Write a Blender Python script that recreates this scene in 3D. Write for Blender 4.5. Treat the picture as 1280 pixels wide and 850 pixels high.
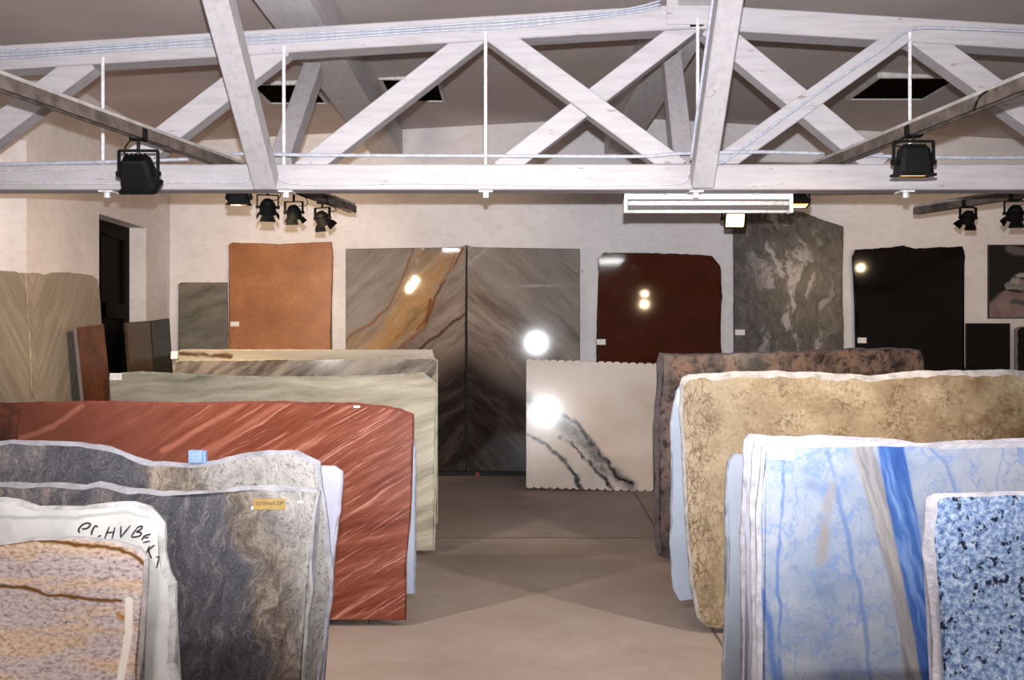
import bpy, bmesh, math, random
from mathutils import Vector, Matrix, noise as mnoise

for o in list(bpy.data.objects):
    bpy.data.objects.remove(o)
SC = bpy.context.scene
COL = SC.collection
R = math.radians
F = 35.0 / 36.0 * 1280.0        # focal length in pixels
CX, CY, H = 640.0, 425.0, 1.7   # image centre, eye height

# ------------------------------------------------------------------ camera, light
cam = bpy.data.objects.new('camera', bpy.data.cameras.new('camera'))
cam.data.lens = 35.0; cam.data.sensor_width = 36.0; cam.data.sensor_fit = 'HORIZONTAL'
cam.location = (0, 0, H); cam.rotation_euler = (R(90), 0, 0)
COL.objects.link(cam); SC.camera = cam

SC.view_settings.view_transform = 'Standard'
SC.view_settings.look = 'None'
SC.view_settings.exposure = 0.0
SC.view_settings.gamma = 1.0
SC.view_settings.use_curve_mapping = False

world = bpy.data.worlds.new('world'); SC.world = world; world.use_nodes = True
bg = world.node_tree.nodes['Background']
bg.inputs[0].default_value = (1.0, 0.93, 0.90, 1); bg.inputs[1].default_value = 0.07

def lamp(name, kind, loc, power, color, target=None, size=0.05, cone=60, blend=1.0, parent=None):
    d = bpy.data.lights.new(name, kind); d.energy = power; d.color = color
    if kind == 'SPOT':
        d.spot_size = R(cone); d.spot_blend = blend
    d.shadow_soft_size = size
    o = bpy.data.objects.new(name, d); COL.objects.link(o)
    o.location = loc
    if target is not None:
        v = Vector(target) - Vector(loc)
        o.rotation_euler = v.to_track_quat('-Z', 'Y').to_euler()
    return o

WARM = (1.0, 0.72, 0.44); SOFTWARM = (1.0, 0.87, 0.75)
# the photographer's flash, on the camera and tipped up towards the truss
lamp('camera_flash', 'SPOT', (0.0, 0.02, H + 0.19), 3400, (0.92, 0.95, 1.0), (0, 7.0, H + 2.85), 0.025, 92, 1.0)
# unseen fill lights added over the near end to brighten the front slabs
for fx in (-2.2, 2.2):
    o = lamp('near_fill', 'AREA', (fx, 0.3, 4.2), 150, (1.0, 0.97, 0.94), (fx, 0.3001, 0.0))
    o.data.shape = 'RECTANGLE'; o.data.size = 1.25; o.data.size_y = 0.12
# unseen halogens added for brightness: two along the rails, one at far right
lamp('added_halogen', 'SPOT', (-2.62, 4.3, 2.8), 330, SOFTWARM, (0.3, 6.4, 0.0), 0.06, 110, 0.9)
lamp('added_halogen', 'SPOT', (2.68, 4.3, 2.8), 330, SOFTWARM, (-0.3, 6.4, 0.0), 0.06, 110, 0.9)
lamp('added_halogen', 'SPOT', (6.05, 8.5, 3.1), 35, WARM, (5.2, 12.7, 2.2), 0.05, 70, 0.9)

# ------------------------------------------------------------------ helpers
def W(px, py, d):
    return Vector(((px - CX) * d / F, d, H + (CY - py) * d / F))

def lin(c):
    f = lambda v: v / 12.92 if v <= 0.04045 else ((v + 0.055) / 1.055) ** 2.4
    return tuple(f(x / 255.0) for x in c[:3]) + (1.0,)

def tag(o, label, cat, group=None):
    o['label'] = label; o['category'] = cat
    if group: o['group'] = group
    return o

def thing(name, label, cat, loc=(0, 0, 0), group=None):
    o = bpy.data.objects.new(name, None); COL.objects.link(o); o.location = loc
    o.empty_display_size = 0.1
    return tag(o, label, cat, group)

def obj(name, bm, mats, parent=None, local=False, smooth=False):
    """one mesh object; verts are in world space unless local"""
    if parent is not None and not local:
        bmesh.ops.translate(bm, verts=bm.verts, vec=-Vector(parent.location))
    bmesh.ops.recalc_face_normals(bm, faces=bm.faces)
    me = bpy.data.meshes.new(name)
    if smooth:
        for f in bm.faces: f.smooth = True
    bm.to_mesh(me); bm.free()
    for m in (mats if isinstance(mats, (list, tuple)) else [mats]): me.materials.append(m)
    o = bpy.data.objects.new(name, me); COL.objects.link(o)
    if parent is not None: o.parent = parent
    return o

def struct(name, bm, mats, parent=None):
    o = obj(name, bm, mats, parent)
    if parent is None: o['kind'] = 'structure'
    return o

def recenter(o):
    """move a top-level mesh's origin to the middle of its base"""
    vs = [v.co for v in o.data.vertices]
    c = Vector(((min(v.x for v in vs) + max(v.x for v in vs)) / 2, (min(v.y for v in vs) + max(v.y for v in vs)) / 2, min(v.z for v in vs)))
    o.data.transform(Matrix.Translation(-c)); o.location = c
    return o

def add_box(bm, lo, hi, bevel=0.0):
    vs = [bm.verts.new((x, y, z)) for x in (lo[0], hi[0]) for y in (lo[1], hi[1]) for z in (lo[2], hi[2])]
    fs = [bm.faces.new([vs[i] for i in q]) for q in ((0,1,3,2),(4,6,7,5),(0,4,5,1),(2,3,7,6),(0,2,6,4),(1,5,7,3))]
    if bevel:
        bmesh.ops.recalc_face_normals(bm, faces=fs)
        es = list({e for f in fs for e in f.edges})
        bmesh.ops.bevel(bm, geom=es, offset=bevel, segments=1, affect='EDGES', profile=0.5)
    return bm

def box(lo, hi, bevel=0.0):
    return add_box(bmesh.new(), lo, hi, bevel)

def add_beam(bm, p0, p1, w, t, depth=Vector((0, 1, 0)), bevel=0.008, cuts=0):
    """square timber from p0 to p1 (axis), w across, t along 'depth'"""
    p0, p1 = Vector(p0), Vector(p1)
    a = (p1 - p0).normalized(); dd = Vector(depth); dd = (dd - a * dd.dot(a)).normalized(); s = a.cross(dd)
    vs = []
    for p in (p0, p1):
        for i, j in ((-1, -1), (1, -1), (1, 1), (-1, 1)):
            vs.append(bm.verts.new(p + s * (w / 2 * i) + dd * (t / 2 * j)))
    fs = [bm.faces.new([vs[k] for k in q]) for q in ((0,1,2,3),(7,6,5,4),(0,4,5,1),(1,5,6,2),(2,6,7,3),(3,7,4,0))]
    bmesh.ops.recalc_face_normals(bm, faces=fs)
    if bevel:
        es = list({e for f in fs for e in f.edges})
        bmesh.ops.bevel(bm, geom=es, offset=bevel, segments=1, affect='EDGES', profile=0.5)
    return bm

def beam(p0, p1, w, t, depth=Vector((0, 1, 0)), bevel=0.008):
    return add_beam(bmesh.new(), p0, p1, w, t, depth, bevel)

def add_tube(bm, pts, r, n=8, cap=True):
    pts = [Vector(p) for p in pts]
    rings = []
    for i, p in enumerate(pts):
        t = (pts[min(i + 1, len(pts) - 1)] - pts[max(i - 1, 0)]).normalized()
        ref = Vector((0, 0, 1)) if abs(t.z) < 0.9 else Vector((1, 0, 0))
        u = t.cross(ref).normalized(); v = t.cross(u)
        rr = r[i] if isinstance(r, (list, tuple)) else r
        rings.append([bm.verts.new(p + u * (math.cos(2 * math.pi * k / n) * rr) + v * (math.sin(2 * math.pi * k / n) * rr)) for k in range(n)])
    for a, b in zip(rings, rings[1:]):
        for k in range(n):
            bm.faces.new((a[k], a[(k + 1) % n], b[(k + 1) % n], b[k]))
    if cap:
        bm.faces.new(rings[0]); bm.faces.new(list(reversed(rings[-1])))
    return bm

def tube(pts, r, n=8):
    return add_tube(bmesh.new(), pts, r, n)

def curve_pts(pts, steps=6):
    """Catmull-Rom through pts"""
    P = [Vector(p) for p in pts]; out = []
    for i in range(len(P) - 1):
        a, b, c, d = P[max(i - 1, 0)], P[i], P[i + 1], P[min(i + 2, len(P) - 1)]
        for k in range(steps):
            t = k / steps
            out.append(0.5 * ((2 * b) + (c - a) * t + (2 * a - 5 * b + 4 * c - d) * t * t + (3 * b - a - 3 * c + d) * t ** 3))
    out.append(P[-1]); return out

def add_prism(bm, profile, axis0, axis1):
    """profile: list of 3D points (closed loop) extruded by vector axis1-axis0"""
    ext = Vector(axis1) - Vector(axis0)
    a = [bm.verts.new(Vector(p)) for p in profile]; b = [bm.verts.new(Vector(p) + ext) for p in profile]
    n = len(a)
    for k in range(n): bm.faces.new((a[k], a[(k + 1) % n], b[(k + 1) % n], b[k]))
    bm.faces.new(list(reversed(a))); bm.faces.new(b)
    return bm

# ------------------------------------------------------------------ node builder
class B:
    def __init__(s, name, rough=0.6, spec=0.5, metal=0.0):
        s.m = bpy.data.materials.new(name); s.m.use_nodes = True
        s.t = s.m.node_tree; s.n = s.t.nodes; s.l = s.t.links
        s.bsdf = s.n['Principled BSDF']
        s.bsdf.inputs['Roughness'].default_value = rough
        s.bsdf.inputs['Specular IOR Level'].default_value = spec
        s.bsdf.inputs['Metallic'].default_value = metal
        tc = s.n.new('ShaderNodeTexCoord'); s.obj = tc.outputs['Object']; s.P = s.obj
    def put(s, sock, v):
        if isinstance(v, bpy.types.NodeSocket): s.l.new(v, sock)
        elif sock.type == 'RGBA': sock.default_value = lin(v) if len(v) == 3 else v
        else: sock.default_value = v
    def math(s, op, a, b=0.0, clamp=False):
        n = s.n.new('ShaderNodeMath'); n.operation = op; n.use_clamp = clamp
        s.put(n.inputs[0], a); s.put(n.inputs[1], b); return n.outputs[0]
    def add(s, a, b): return s.math('ADD', a, b)
    def mul(s, a, b): return s.math('MULTIPLY', a, b)
    def vm(s, op, a, b=None, out=0):
        n = s.n.new('ShaderNodeVectorMath'); n.operation = op; s.put(n.inputs[0], a)
        if b is not None:
            s.put(n.inputs[3] if op == 'SCALE' else n.inputs[1], b)
        return n.outputs['Value'] if op in ('LENGTH', 'DOT_PRODUCT', 'DISTANCE') else n.outputs[0]
    def xyz(s, x, y, z=0.0):
        n = s.n.new('ShaderNodeCombineXYZ')
        for i, v in enumerate((x, y, z)): s.put(n.inputs[i], v)
        return n.outputs[0]
    def sep(s, v):
        n = s.n.new('ShaderNodeSeparateXYZ'); s.put(n.inputs[0], v); return n.outputs
    def map(s, vec, scale=(1, 1, 1), rot=0.0, off=(0, 0, 0), rot3=None):
        # rotate first (about z), then scale
        n = s.n.new('ShaderNodeMapping'); s.put(n.inputs[0], vec)
        n.inputs['Location'].default_value = off; n.inputs['Rotation'].default_value = rot3 or (0, 0, rot)
        n2 = s.n.new('ShaderNodeVectorMath'); n2.operation = 'MULTIPLY'
        s.l.new(n.outputs[0], n2.inputs[0]); n2.inputs[1].default_value = scale
        return n2.outputs[0]
    def noise(s, scale=1, detail=4, rough=0.55, vec=None, sx=1, sy=1, sz=1, rot=0, off=0.0, dist=0.0, color=False):
        v = s.map(vec if vec is not None else s.P, (sx, sy, sz), R(rot), (off, off * 0.7, off * 0.3))
        n = s.n.new('ShaderNodeTexNoise'); s.put(n.inputs['Vector'], v)
        n.inputs['Scale'].default_value = scale; n.inputs['Detail'].default_value = detail
        n.inputs['Roughness'].default_value = rough; n.inputs['Distortion'].default_value = dist
        return n.outputs['Color'] if color else n.outputs['Fac']
    def voro(s, scale=1, vec=None, feature='F1', rnd=1.0, sx=1, sy=1, rot=0):
        v = s.map(vec if vec is not None else s.P, (sx, sy, 1), R(rot))
        n = s.n.new('ShaderNodeTexVoronoi'); n.feature = feature; s.put(n.inputs['Vector'], v)
        n.inputs['Scale'].default_value = scale; n.inputs['Randomness'].default_value = rnd
        return n.outputs['Distance']
    def warp(s, scale, amt, detail=3, vec=None, off=0.0):
        c = s.noise(scale, detail, 0.5, vec=vec, off=off, color=True)
        c = s.vm('SUBTRACT', c, (0.5, 0.5, 0.5)); c = s.vm('SCALE', c, amt)
        return s.vm('ADD', vec if vec is not None else s.P, c)
    def sm(s, x, lo, hi, a=0.0, b=1.0):
        n = s.n.new('ShaderNodeMapRange'); n.interpolation_type = 'SMOOTHSTEP'
        s.put(n.inputs[0], x); n.inputs[1].default_value = lo; n.inputs[2].default_value = hi
        n.inputs[3].default_value = a; n.inputs[4].default_value = b
        return n.outputs[0]
    def ramp(s, fac, stops):
        n = s.n.new('ShaderNodeValToRGB'); s.put(n.inputs[0], fac); e = n.color_ramp.elements
        while len(e) < len(stops): e.new(0.5)
        for el, (p, c) in zip(e, stops):
            el.position = p; el.color = lin(c)
        return n.outputs[0]
    def mix(s, f, a, b, mode='MIX'):
        n = s.n.new('ShaderNodeMix'); n.data_type = 'RGBA'; n.blend_type = mode; n.clamp_factor = True
        s.put(n.inputs[0], f); s.put(n.inputs[6], a); s.put(n.inputs[7], b); return n.outputs[2]
    def seg(s, pts, vec=None, unit=100.0):
        """distance (in the coordinate's own unit) from a polyline given in photo-like slab units"""
        best = None; v = vec if vec is not None else s.P
        for a, b in zip(pts, pts[1:]):
            a3 = (a[0] / unit, a[1] / unit, 0); ba = ((b[0] - a[0]) / unit, (b[1] - a[1]) / unit, 0)
            pa = s.vm('SUBTRACT', v, a3)
            h = s.math('MULTIPLY', s.vm('DOT_PRODUCT', pa, ba), 1.0 / max(ba[0] ** 2 + ba[1] ** 2, 1e-9), clamp=True)
            n = s.n.new('ShaderNodeVectorMath'); n.operation = 'SCALE'; n.inputs[0].default_value = ba; s.put(n.inputs[3], h)
            d = s.vm('LENGTH', s.vm('SUBTRACT', pa, n.outputs[0]))
            best = d if best is None else s.math('MINIMUM', best, d)
        return best
    def line(s, pts, half, vec=None, soft=0.6, top=1.0):
        """1 on the polyline, 0 further away than half (photo-like slab units)"""
        return s.sm(s.seg(pts, vec), half / 100.0 * (1 - soft), half / 100.0, top, 0.0)
    def bump(s, h, strength=0.2, dist=0.01):
        n = s.n.new('ShaderNodeBump'); n.inputs['Strength'].default_value = strength; n.inputs['Distance'].default_value = dist
        s.put(n.inputs['Height'], h); s.l.new(n.outputs[0], s.bsdf.inputs['Normal'])
    def done(s, col):
        s.put(s.bsdf.inputs['Base Color'], col if isinstance(col, bpy.types.NodeSocket) else lin(col))
        return s.m

def plain(name, c, rough=0.5, spec=0.5, metal=0.0, var=0.12, scale=30):
    b = B(name, rough, spec, metal)
    n = b.noise(scale, 3)
    d = tuple(max(0, x * (1 - var)) for x in c); u = tuple(min(255, x * (1 + var * 0.6)) for x in c)
    return b.done(b.ramp(n, [(0.3, d), (0.7, u)]))

def glow(name, c, power):
    b = B(name, 0.4)
    b.bsdf.inputs['Emission Color'].default_value = lin(c); b.bsdf.inputs['Emission Strength'].default_value = power
    return b.done(c)

def m_paint(name, c, grain_axis, chips=True):
    b = B(name, 0.55, 0.4)
    sc = [6, 6, 6]; sc[grain_axis] = 0.6
    v = b.map(b.obj, tuple(sc))
    g = b.noise(4, 5, 0.6, vec=v); big = b.noise(1.3, 3)
    col = b.ramp(g, [(0.25, tuple(x * 0.90 for x in c)), (0.55, c), (0.8, tuple(min(255, x * 1.03) for x in c))])
    col = b.mix(b.sm(big, 0.5, 0.75, 0, 0.35), col, tuple(x * 0.86 for x in c))
    if chips:
        sc2 = [22, 22, 22]; sc2[grain_axis] = 5
        ch = b.noise(1, 4, 0.6, vec=b.map(b.obj, tuple(sc2)), off=3)
        col = b.mix(b.sm(ch, 0.655, 0.71, 0, 0.7), col, (122, 108, 100))
    b.bump(g, 0.25, 0.01)
    return b.done(col)

WHITE_X = m_paint('white_paint_grain_x', (180, 174, 176), 0)
WHITE_Z = m_paint('white_paint_grain_z', (180, 174, 176), 2)
WHITE_Y = m_paint('white_paint_grain_y', (200, 196, 198), 1)
def m_wall():
    b = B('painted_plaster_wall', 0.8, 0.2)
    n = b.noise(2.0, 5, 0.6); f = b.noise(60, 2)
    col = b.ramp(n, [(0.3, (218, 211, 211)), (0.6, (226, 220, 220)), (0.8, (231, 226, 226))])
    v = b.map(b.obj, (9, 9, 14)); blk = b.noise(1, 2, vec=v)
    col = b.mix(b.sm(blk, 0.45, 0.7, 0, 0.18), col, (180, 168, 162))
    sp = b.noise(7, 2, off=4); col = b.mix(b.sm(sp, 0.76, 0.79, 0, 0.5), col, (120, 105, 98))
    b.bump(f, 0.25, 0.01)
    return b.done(col)
def m_ceiling():
    b = B('ceiling_boards', 0.9, 0.1)
    n = b.noise(0.7, 4); st = b.noise(1, 3, vec=b.map(b.obj, (0.5, 14, 1)))
    col = b.ramp(n, [(0.3, (186, 172, 168)), (0.7, (206, 193, 189))])
    col = b.mix(b.sm(st, 0.4, 0.7, 0, 0.25), col, (186, 170, 160))
    return b.done(col)
def m_floor():
    b = B('dusty_concrete_floor', 0.62, 0.35)
    w = b.warp(1.2, 0.35)
    n1 = b.noise(0.55, 5, 0.6, vec=w); n2 = b.noise(3.0, 6, 0.65, off=2); n3 = b.noise(60, 3, 0.7)
    col = b.ramp(n1, [(0.25, (126, 112, 103)), (0.5, (152, 140, 132)), (0.75, (170, 160, 153))])
    col = b.mix(b.sm(n2, 0.35, 0.7, 0.45, 0), col, (136, 118, 106))
    col = b.mix(b.sm(n3, 0.35, 0.7, 0.3, 0), col, (120, 106, 96))
    x, y, z = b.sep(b.warp(1.5, 0.05))
    j1 = b.sm(b.math('ABSOLUTE', b.math('SUBTRACT', y, 8.56)), 0.008, 0.022, 1, 0)
    xx = b.math('SUBTRACT', x, b.add(b.mul(y, 0.035), 0.98))
    j2 = b.sm(b.math('ABSOLUTE', xx), 0.006, 0.016, 1, 0)
    col = b.mix(b.mul(b.math('MAXIMUM', j1, j2), 0.75), col, (62, 50, 44))
    b.bump(n3, 0.15, 0.005)
    return b.done(col)
WALL, CEIL, FLOOR = m_wall(), m_ceiling(), m_floor()

# ------------------------------------------------------------------ room shell
XL, YB, XR = -4.38, 12.75, 7.0
Y0 = -2.5
RX, RZ, SL = 1.4, 4.55, 0.055
zc = lambda x: RZ - SL * abs(x - RX)
struct('floor', box((XL - 0.3, Y0, -0.1), (XR + 0.2, YB + 0.2, 0.0)), FLOOR)
struct('wall_right', box((XR, Y0, 0.0), (XR + 0.2, YB, 4.5)), WALL)
struct('wall_back', box((XL - 0.3, YB, 0.0), (XR + 0.2, YB + 0.2, 4.7)), WALL)

def cells(xs, ys, holes, f):
    """grid of boxes over xs x ys (skipping holes), welded so that no inner faces remain"""
    bm = bmesh.new()
    for i in range(len(xs) - 1):
        for j in range(len(ys) - 1):
            mx, my = (xs[i] + xs[i + 1]) / 2, (ys[j] + ys[j + 1]) / 2
            if any(h[0] < mx < h[1] and h[2] < my < h[3] for h in holes): continue
            f(bm, xs[i], xs[i + 1], ys[j], ys[j + 1])
    bmesh.ops.remove_doubles(bm, verts=bm.verts, dist=1e-4)
    seen = {}
    for fc in bm.faces: seen.setdefault(frozenset(v.index for v in fc.verts), []).append(fc)
    bm.verts.index_update(); seen = {}
    for fc in bm.faces: seen.setdefault(frozenset(v.index for v in fc.verts), []).append(fc)
    kill = [fc for g in seen.values() if len(g) > 1 for fc in g]
    bmesh.ops.delete(bm, geom=kill, context='FACES')
    return bm

D_NEAR, D_FAR, D_TOP = 10.56, 11.92, 3.04
O_NEAR, O_FAR, O_TOP = 7.2, 8.98, 3.5
bm = cells([Y0, O_NEAR, O_FAR, D_NEAR, D_FAR, YB], [0.0, 0.9, D_TOP, O_TOP, 4.5],
           [(D_NEAR, D_FAR, 0, D_TOP), (O_NEAR, O_FAR, 0.9, O_TOP)],
           lambda bm, a, b_, c, d: add_box(bm, (XL - 0.24, a, c), (XL, b_, d)))
struct('wall_left', bm, WALL)
# the left opening, closed by an added panel against light leaks; the dark door
DARKWOOD = plain('dark_door_wood', (9, 6, 5), 0.7, 0.1, 0, 0.3)
OLIVE = plain('dim_door_glass', (40, 30, 16), 0.4, 0.2, 0, 0.2, 6)
struct('window_1', box((XL - 0.30, O_NEAR - 0.1, 0.8), (XL - 0.24, O_FAR + 0.1, O_TOP + 0.1)), WALL)
bm = bmesh.new()
add_box(bm, (XL - 0.28, D_NEAR, 0.0), (XL - 0.2, D_NEAR + 0.14, D_TOP)); add_box(bm, (XL - 0.28, D_FAR - 0.14, 0.0), (XL - 0.2, D_FAR, D_TOP))
add_box(bm, (XL - 0.28, D_NEAR + 0.14, D_TOP - 0.16), (XL - 0.2, D_FAR - 0.14, D_TOP)); add_box(bm, (XL - 0.28, D_NEAR + 0.14, 1.95), (XL - 0.2, D_FAR - 0.14, 2.12))
add_box(bm, (XL - 0.28, D_NEAR + 0.14, 0.0), (XL - 0.2, D_FAR - 0.14, 1.0)); add_box(bm, (XL - 0.28, D_NEAR + 0.55, 1.0), (XL - 0.2, D_NEAR + 0.67, 2.9))
door = struct('door_1', bm, DARKWOOD)
obj('door_pane', box((XL - 0.26, D_NEAR + 0.14, 2.12), (XL - 0.24, D_NEAR + 0.55, D_TOP - 0.16)), OLIVE, door)
obj('door_pane', box((XL - 0.26, D_NEAR + 0.14, 1.0), (XL - 0.24, D_NEAR + 0.55, 1.95)), OLIVE, door)
obj('door_panel', box((XL - 0.26, D_NEAR + 0.67, 1.0), (XL - 0.24, D_FAR - 0.14, 1.95)), DARKWOOD, door)
obj('door_panel', box((XL - 0.26, D_NEAR + 0.67, 2.12), (XL - 0.24, D_FAR - 0.14, D_TOP - 0.16)), DARKWOOD, door)

# ceiling: a very low gable with three skylight openings
SKY = [(-2.66, -2.06, 10.2, 11.0), (-1.34, -0.78, 10.28, 11.2), (3.75, 4.55, 10.15, 11.05)]
def ceil_cell(bm, a, b_, c, d):
    t = 0.12
    vs = [bm.verts.new((x, y, zc(x) + k)) for x in (a, b_) for y in (c, d) for k in (0, t)]
    for q in ((0,1,3,2),(4,6,7,5),(0,4,5,1),(2,3,7,6),(0,2,6,4),(1,5,7,3)): bm.faces.new([vs[i] for i in q])
xs = sorted({XL - 0.3, RX, XR + 0.2} | {v for s in SKY for v in s[:2]}); ys = sorted({Y0, YB + 0.2} | {v for s in SKY for v in s[2:]})
struct('ceiling', cells(xs, ys, SKY, ceil_cell), CEIL)
NIGHT = plain('unlit_skylight_glass', (26, 18, 14), 0.9, 0.0, 0, 0.2, 3)
FRAMEW = plain('skylight_frame_paint', (205, 200, 196), 0.6)
for k, (a, b_, c, d) in enumerate(SKY):
    z = zc((a + b_) / 2)
    g = struct('window_%d' % (k + 2), box((a - 0.001, c - 0.001, z - 0.02), (b_ + 0.001, d + 0.001, z + 0.03)), NIGHT)
    bm = bmesh.new(); w = 0.035; zl = z - 0.035; zt = z + 0.02
    add_box(bm, (a - w, c - w, zl), (b_ + w, c, zt)); add_box(bm, (a - w, d, zl), (b_ + w, d + w, zt))
    add_box(bm, (a - w, c, zl), (a, d, zt)); add_box(bm, (b_, c, zl), (b_ + w, d, zt))
    obj('window_frame', bm, FRAMEW, g)

# ------------------------------------------------------------------ roof truss
TD = 7.1                     # depth of the truss's front face
T = thing('roof_truss', 'white painted timber roof truss of crossed braces spanning the whole hall', 'roof truss', (W(640, 237, TD).x, TD, W(640, 237, TD).z))
zl0, zl1 = W(0, 237, TD).z, W(0, 205, TD).z
obj('lower_chord', box((XL, TD, zl0), (XR, TD + 0.2, zl1), 0.008), WHITE_X, T)
def upper(p, q):
    a, b_ = W(p[0], p[1], TD), W(q[0], q[1], TD)
    m = Vector((0, 0.1, 0)); return beam(a + m, b_ + m, 0.175, 0.2)
xl_px = CX + XL * F / TD; xr_px = CX + XR * F / TD
yu = lambda x: 19 + 0.0605 * (870 - x) if x < 870 else 19 + 0.063 * (x - 870)
obj('upper_chord', upper((xl_px, yu(xl_px)), (880, yu(880) - 1)), WHITE_X, T)
obj('upper_chord', upper((862, yu(862)), (xr_px, yu(xr_px))), WHITE_X, T)
obj('ridge_splice_plate', box((W(833, 0, TD).x, TD - 0.012, W(0, 31, TD).z), (W(908, 0, TD).x, TD + 0.01, W(0, -4, TD).z), 0.004), WHITE_X, T)
def diag(p, q, wpx, front=0.02, t=0.15, name='brace'):
    a, b_ = W(p[0], p[1], TD), W(q[0], q[1], TD); m = Vector((0, front + t / 2, 0))
    bm = beam(a + m, b_ + m, wpx * TD / F, t, bevel=0.006)
    top = p if p[1] < q[1] else q
    e0, e1 = W(top[0] - 50, yu(top[0] - 50) + 14.5, TD), W(top[0] + 50, yu(top[0] + 50) + 14.5, TD)
    if top[0] < 870 < top[0] + 50 or top[0] - 50 < 870 < top[0]: e1 = Vector((e1.x, e1.y, W(0, yu(870) + 14.5, TD).z)); e0 = Vector((e0.x, e0.y, e1.z))
    nn = Vector((-(e1.z - e0.z), 0, e1.x - e0.x)).normalized()
    for co, no in (((0, 0, zl1), (0, 0, -1)), (e0, nn)):
        r = bmesh.ops.bisect_plane(bm, geom=bm.verts[:] + bm.edges[:] + bm.faces[:], plane_co=co, plane_no=no, clear_outer=True)
        bmesh.ops.holes_fill(bm, edges=[e for e in bm.edges if e.is_boundary])
    obj(name, bm, WHITE_X, T)
diag((-74, 208), (108, 72), 30)
diag((145, 214), (352, 55), 29)
diag((375, 214), (598, 40), 27)
diag((616, 40), (850, 212), 27, -0.012)
diag((625, 212), (866, 26), 26, 0.03)
diag((888, 29), (1104, 208), 30, 0.03)
diag((893, 211), (1135, 38), 25, -0.02)
diag((1148, 40), (1380, 208), 30, 0.02)
ROD = plain('rod_paint', (222, 217, 218), 0.45)
for x, y in ((129, 84), (355, 70), (607, 52), (872, 36), (1137, 52)):
    a, b_ = W(x, y - 12, TD), W(x, 243, TD)
    bm = bmesh.new(); yy = Vector((0, 0.0, 0))
    add_tube(bm, [a - Vector((0, 0.03, 0)) + Vector((0, 0.025, 0)), W(x, 206, TD) - Vector((0, 0.005, 0))], 0.0125, 8)
    c = W(x, 240, TD); add_box(bm, (c.x - 0.05, TD + 0.03, zl0 - 0.012), (c.x + 0.05, TD + 0.15, zl0))
    add_tube(bm, [(c.x, TD + 0.07, zl0 - 0.012), (c.x, TD + 0.07, zl0 - 0.05)], 0.022, 6)
    obj('tie_rod', bm, ROD, T)
# knee braces from the lower chord up to the purlins, to the front and to the rear
obj('knee_brace', beam(W(333, 228, 7.02), W(266, -30, 5.75), 0.155, 0.155, Vector((0, 1, 0.8))), WHITE_Z, T)
obj('knee_brace', beam(W(877, 228, 7.02), W(915, -30, 6.0), 0.155, 0.155, Vector((0, 1, 0.8))), WHITE_Z, T)
obj('knee_brace', beam(W(352, 203, 7.36), W(392, 88, 8.35), 0.15, 0.15, Vector((0, 1, -0.8))), WHITE_Z, T)
obj('knee_brace', beam(W(853, 203, 7.36), W(838, 66, 8.35), 0.15, 0.15, Vector((0, 1, -0.8))), WHITE_Z, T)

for x0, x1, y, lab in ((-1.78, -1.40, 4.02, 'white painted boxed beam under the ceiling above the left end of the truss'),
                       (1.18, 1.52, 4.06, 'painted beam under the ceiling along the ridge above the truss peak')):
    o = obj('ceiling_beam', box((x0, Y0, y + 0.02), (x1, YB, zc((x0 + x1) / 2) - 0.005), 0.006), WHITE_Y)
    tag(recenter(o), lab, 'beam'); o['kind'] = 'thing'

# ------------------------------------------------------------------ conduits and cables
GREYC = plain('grey_conduit', (178, 180, 192), 0.4)
PALEC = plain('pale_cable', (196, 193, 196), 0.5)
BLACK = plain('black_metal', (7, 6, 6), 0.6, 0.2, 0, 0.2)
def pipe(name, pts, r, mat, label, cat, smooth=5):
    o = obj(name, tube(curve_pts(pts, smooth), r, 6), mat, None, smooth=True)
    return tag(recenter(o), label, cat)
D1 = TD - 0.035
for run, lab in ((((-60, 207), (60, 204), (150, 202), (236, 199)), 'pale grey conduit above the lower truss beam, behind the large floodlight'),
                 (((288, 192), (400, 194), (640, 195), (800, 195.5), (850, 192), (950, 190), (1030, 192)), 'long pale grey conduit above the middle of the lower truss beam'),
                 (((1082, 194), (1130, 196), (1200, 197), (1290, 197)), 'pale grey conduit above the lower truss beam, right of the lamp rail')):
    pipe('conduit', [W(x, y, D1) for x, y in run], 0.013, GREYC, lab, 'conduit')
pipe('cable', [W(x, y, TD - 0.012) for x, y in ((-60, 229), (60, 230), (180, 229), (290, 228), (310, 224), (316, 206))], 0.006, PALEC, 'thin pale cable along the lower truss beam left of the front brace', 'cable')
pipe('cable', [W(x, y, TD - 0.012) for x, y in ((344, 206), (348, 222), (370, 230), (440, 231), (520, 229), (700, 232), (820, 231), (855, 228), (863, 214))], 0.006, PALEC, 'thin pale cable along the middle of the lower truss beam', 'cable')
pipe('cable', [W(x, y, TD - 0.012) for x, y in ((-60, 212), (60, 213), (105, 211), (125, 217), (150, 221))], 0.005, PALEC, 'short pale cable running to the black plug beside the left floodlight', 'cable')
for k, lab in enumerate(('uppermost grey cable along the sloping upper beam', 'middle grey cable along the sloping upper beam', 'lowest grey cable along the sloping upper beam')):
    pts = [W(x, yu(x) - 7 + 4 * k + (0.9 * math.sin(x / 60.0 + k)), TD - 0.012) for x in range(-80, 700, 60)]
    pts += [W(740, 17 + 3 * k, TD - 0.012), W(790, 10 + 3 * k, TD - 0.012), W(826, 1 + 4 * k, TD - 0.012)]
    pipe('cable', pts, 0.008, GREYC, lab, 'cable')
D6 = TD - 0.075
pipe('conduit', [W(x, y, D6) for x, y in ((1300, 40), (1200, 36), (1150, 35), (1130, 41), (1100, 63), (1020, 118), (930, 184), (905, 202), (893, 203), (888, 194))], 0.011, GREYC, 'grey conduit bent down along the narrow brace at the right', 'conduit')
def on_knee(t, dx, dd): return W(877, 228, 7.02).lerp(W(915, -30, 6.0), t) + Vector((dx, dd, 0))
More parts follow.
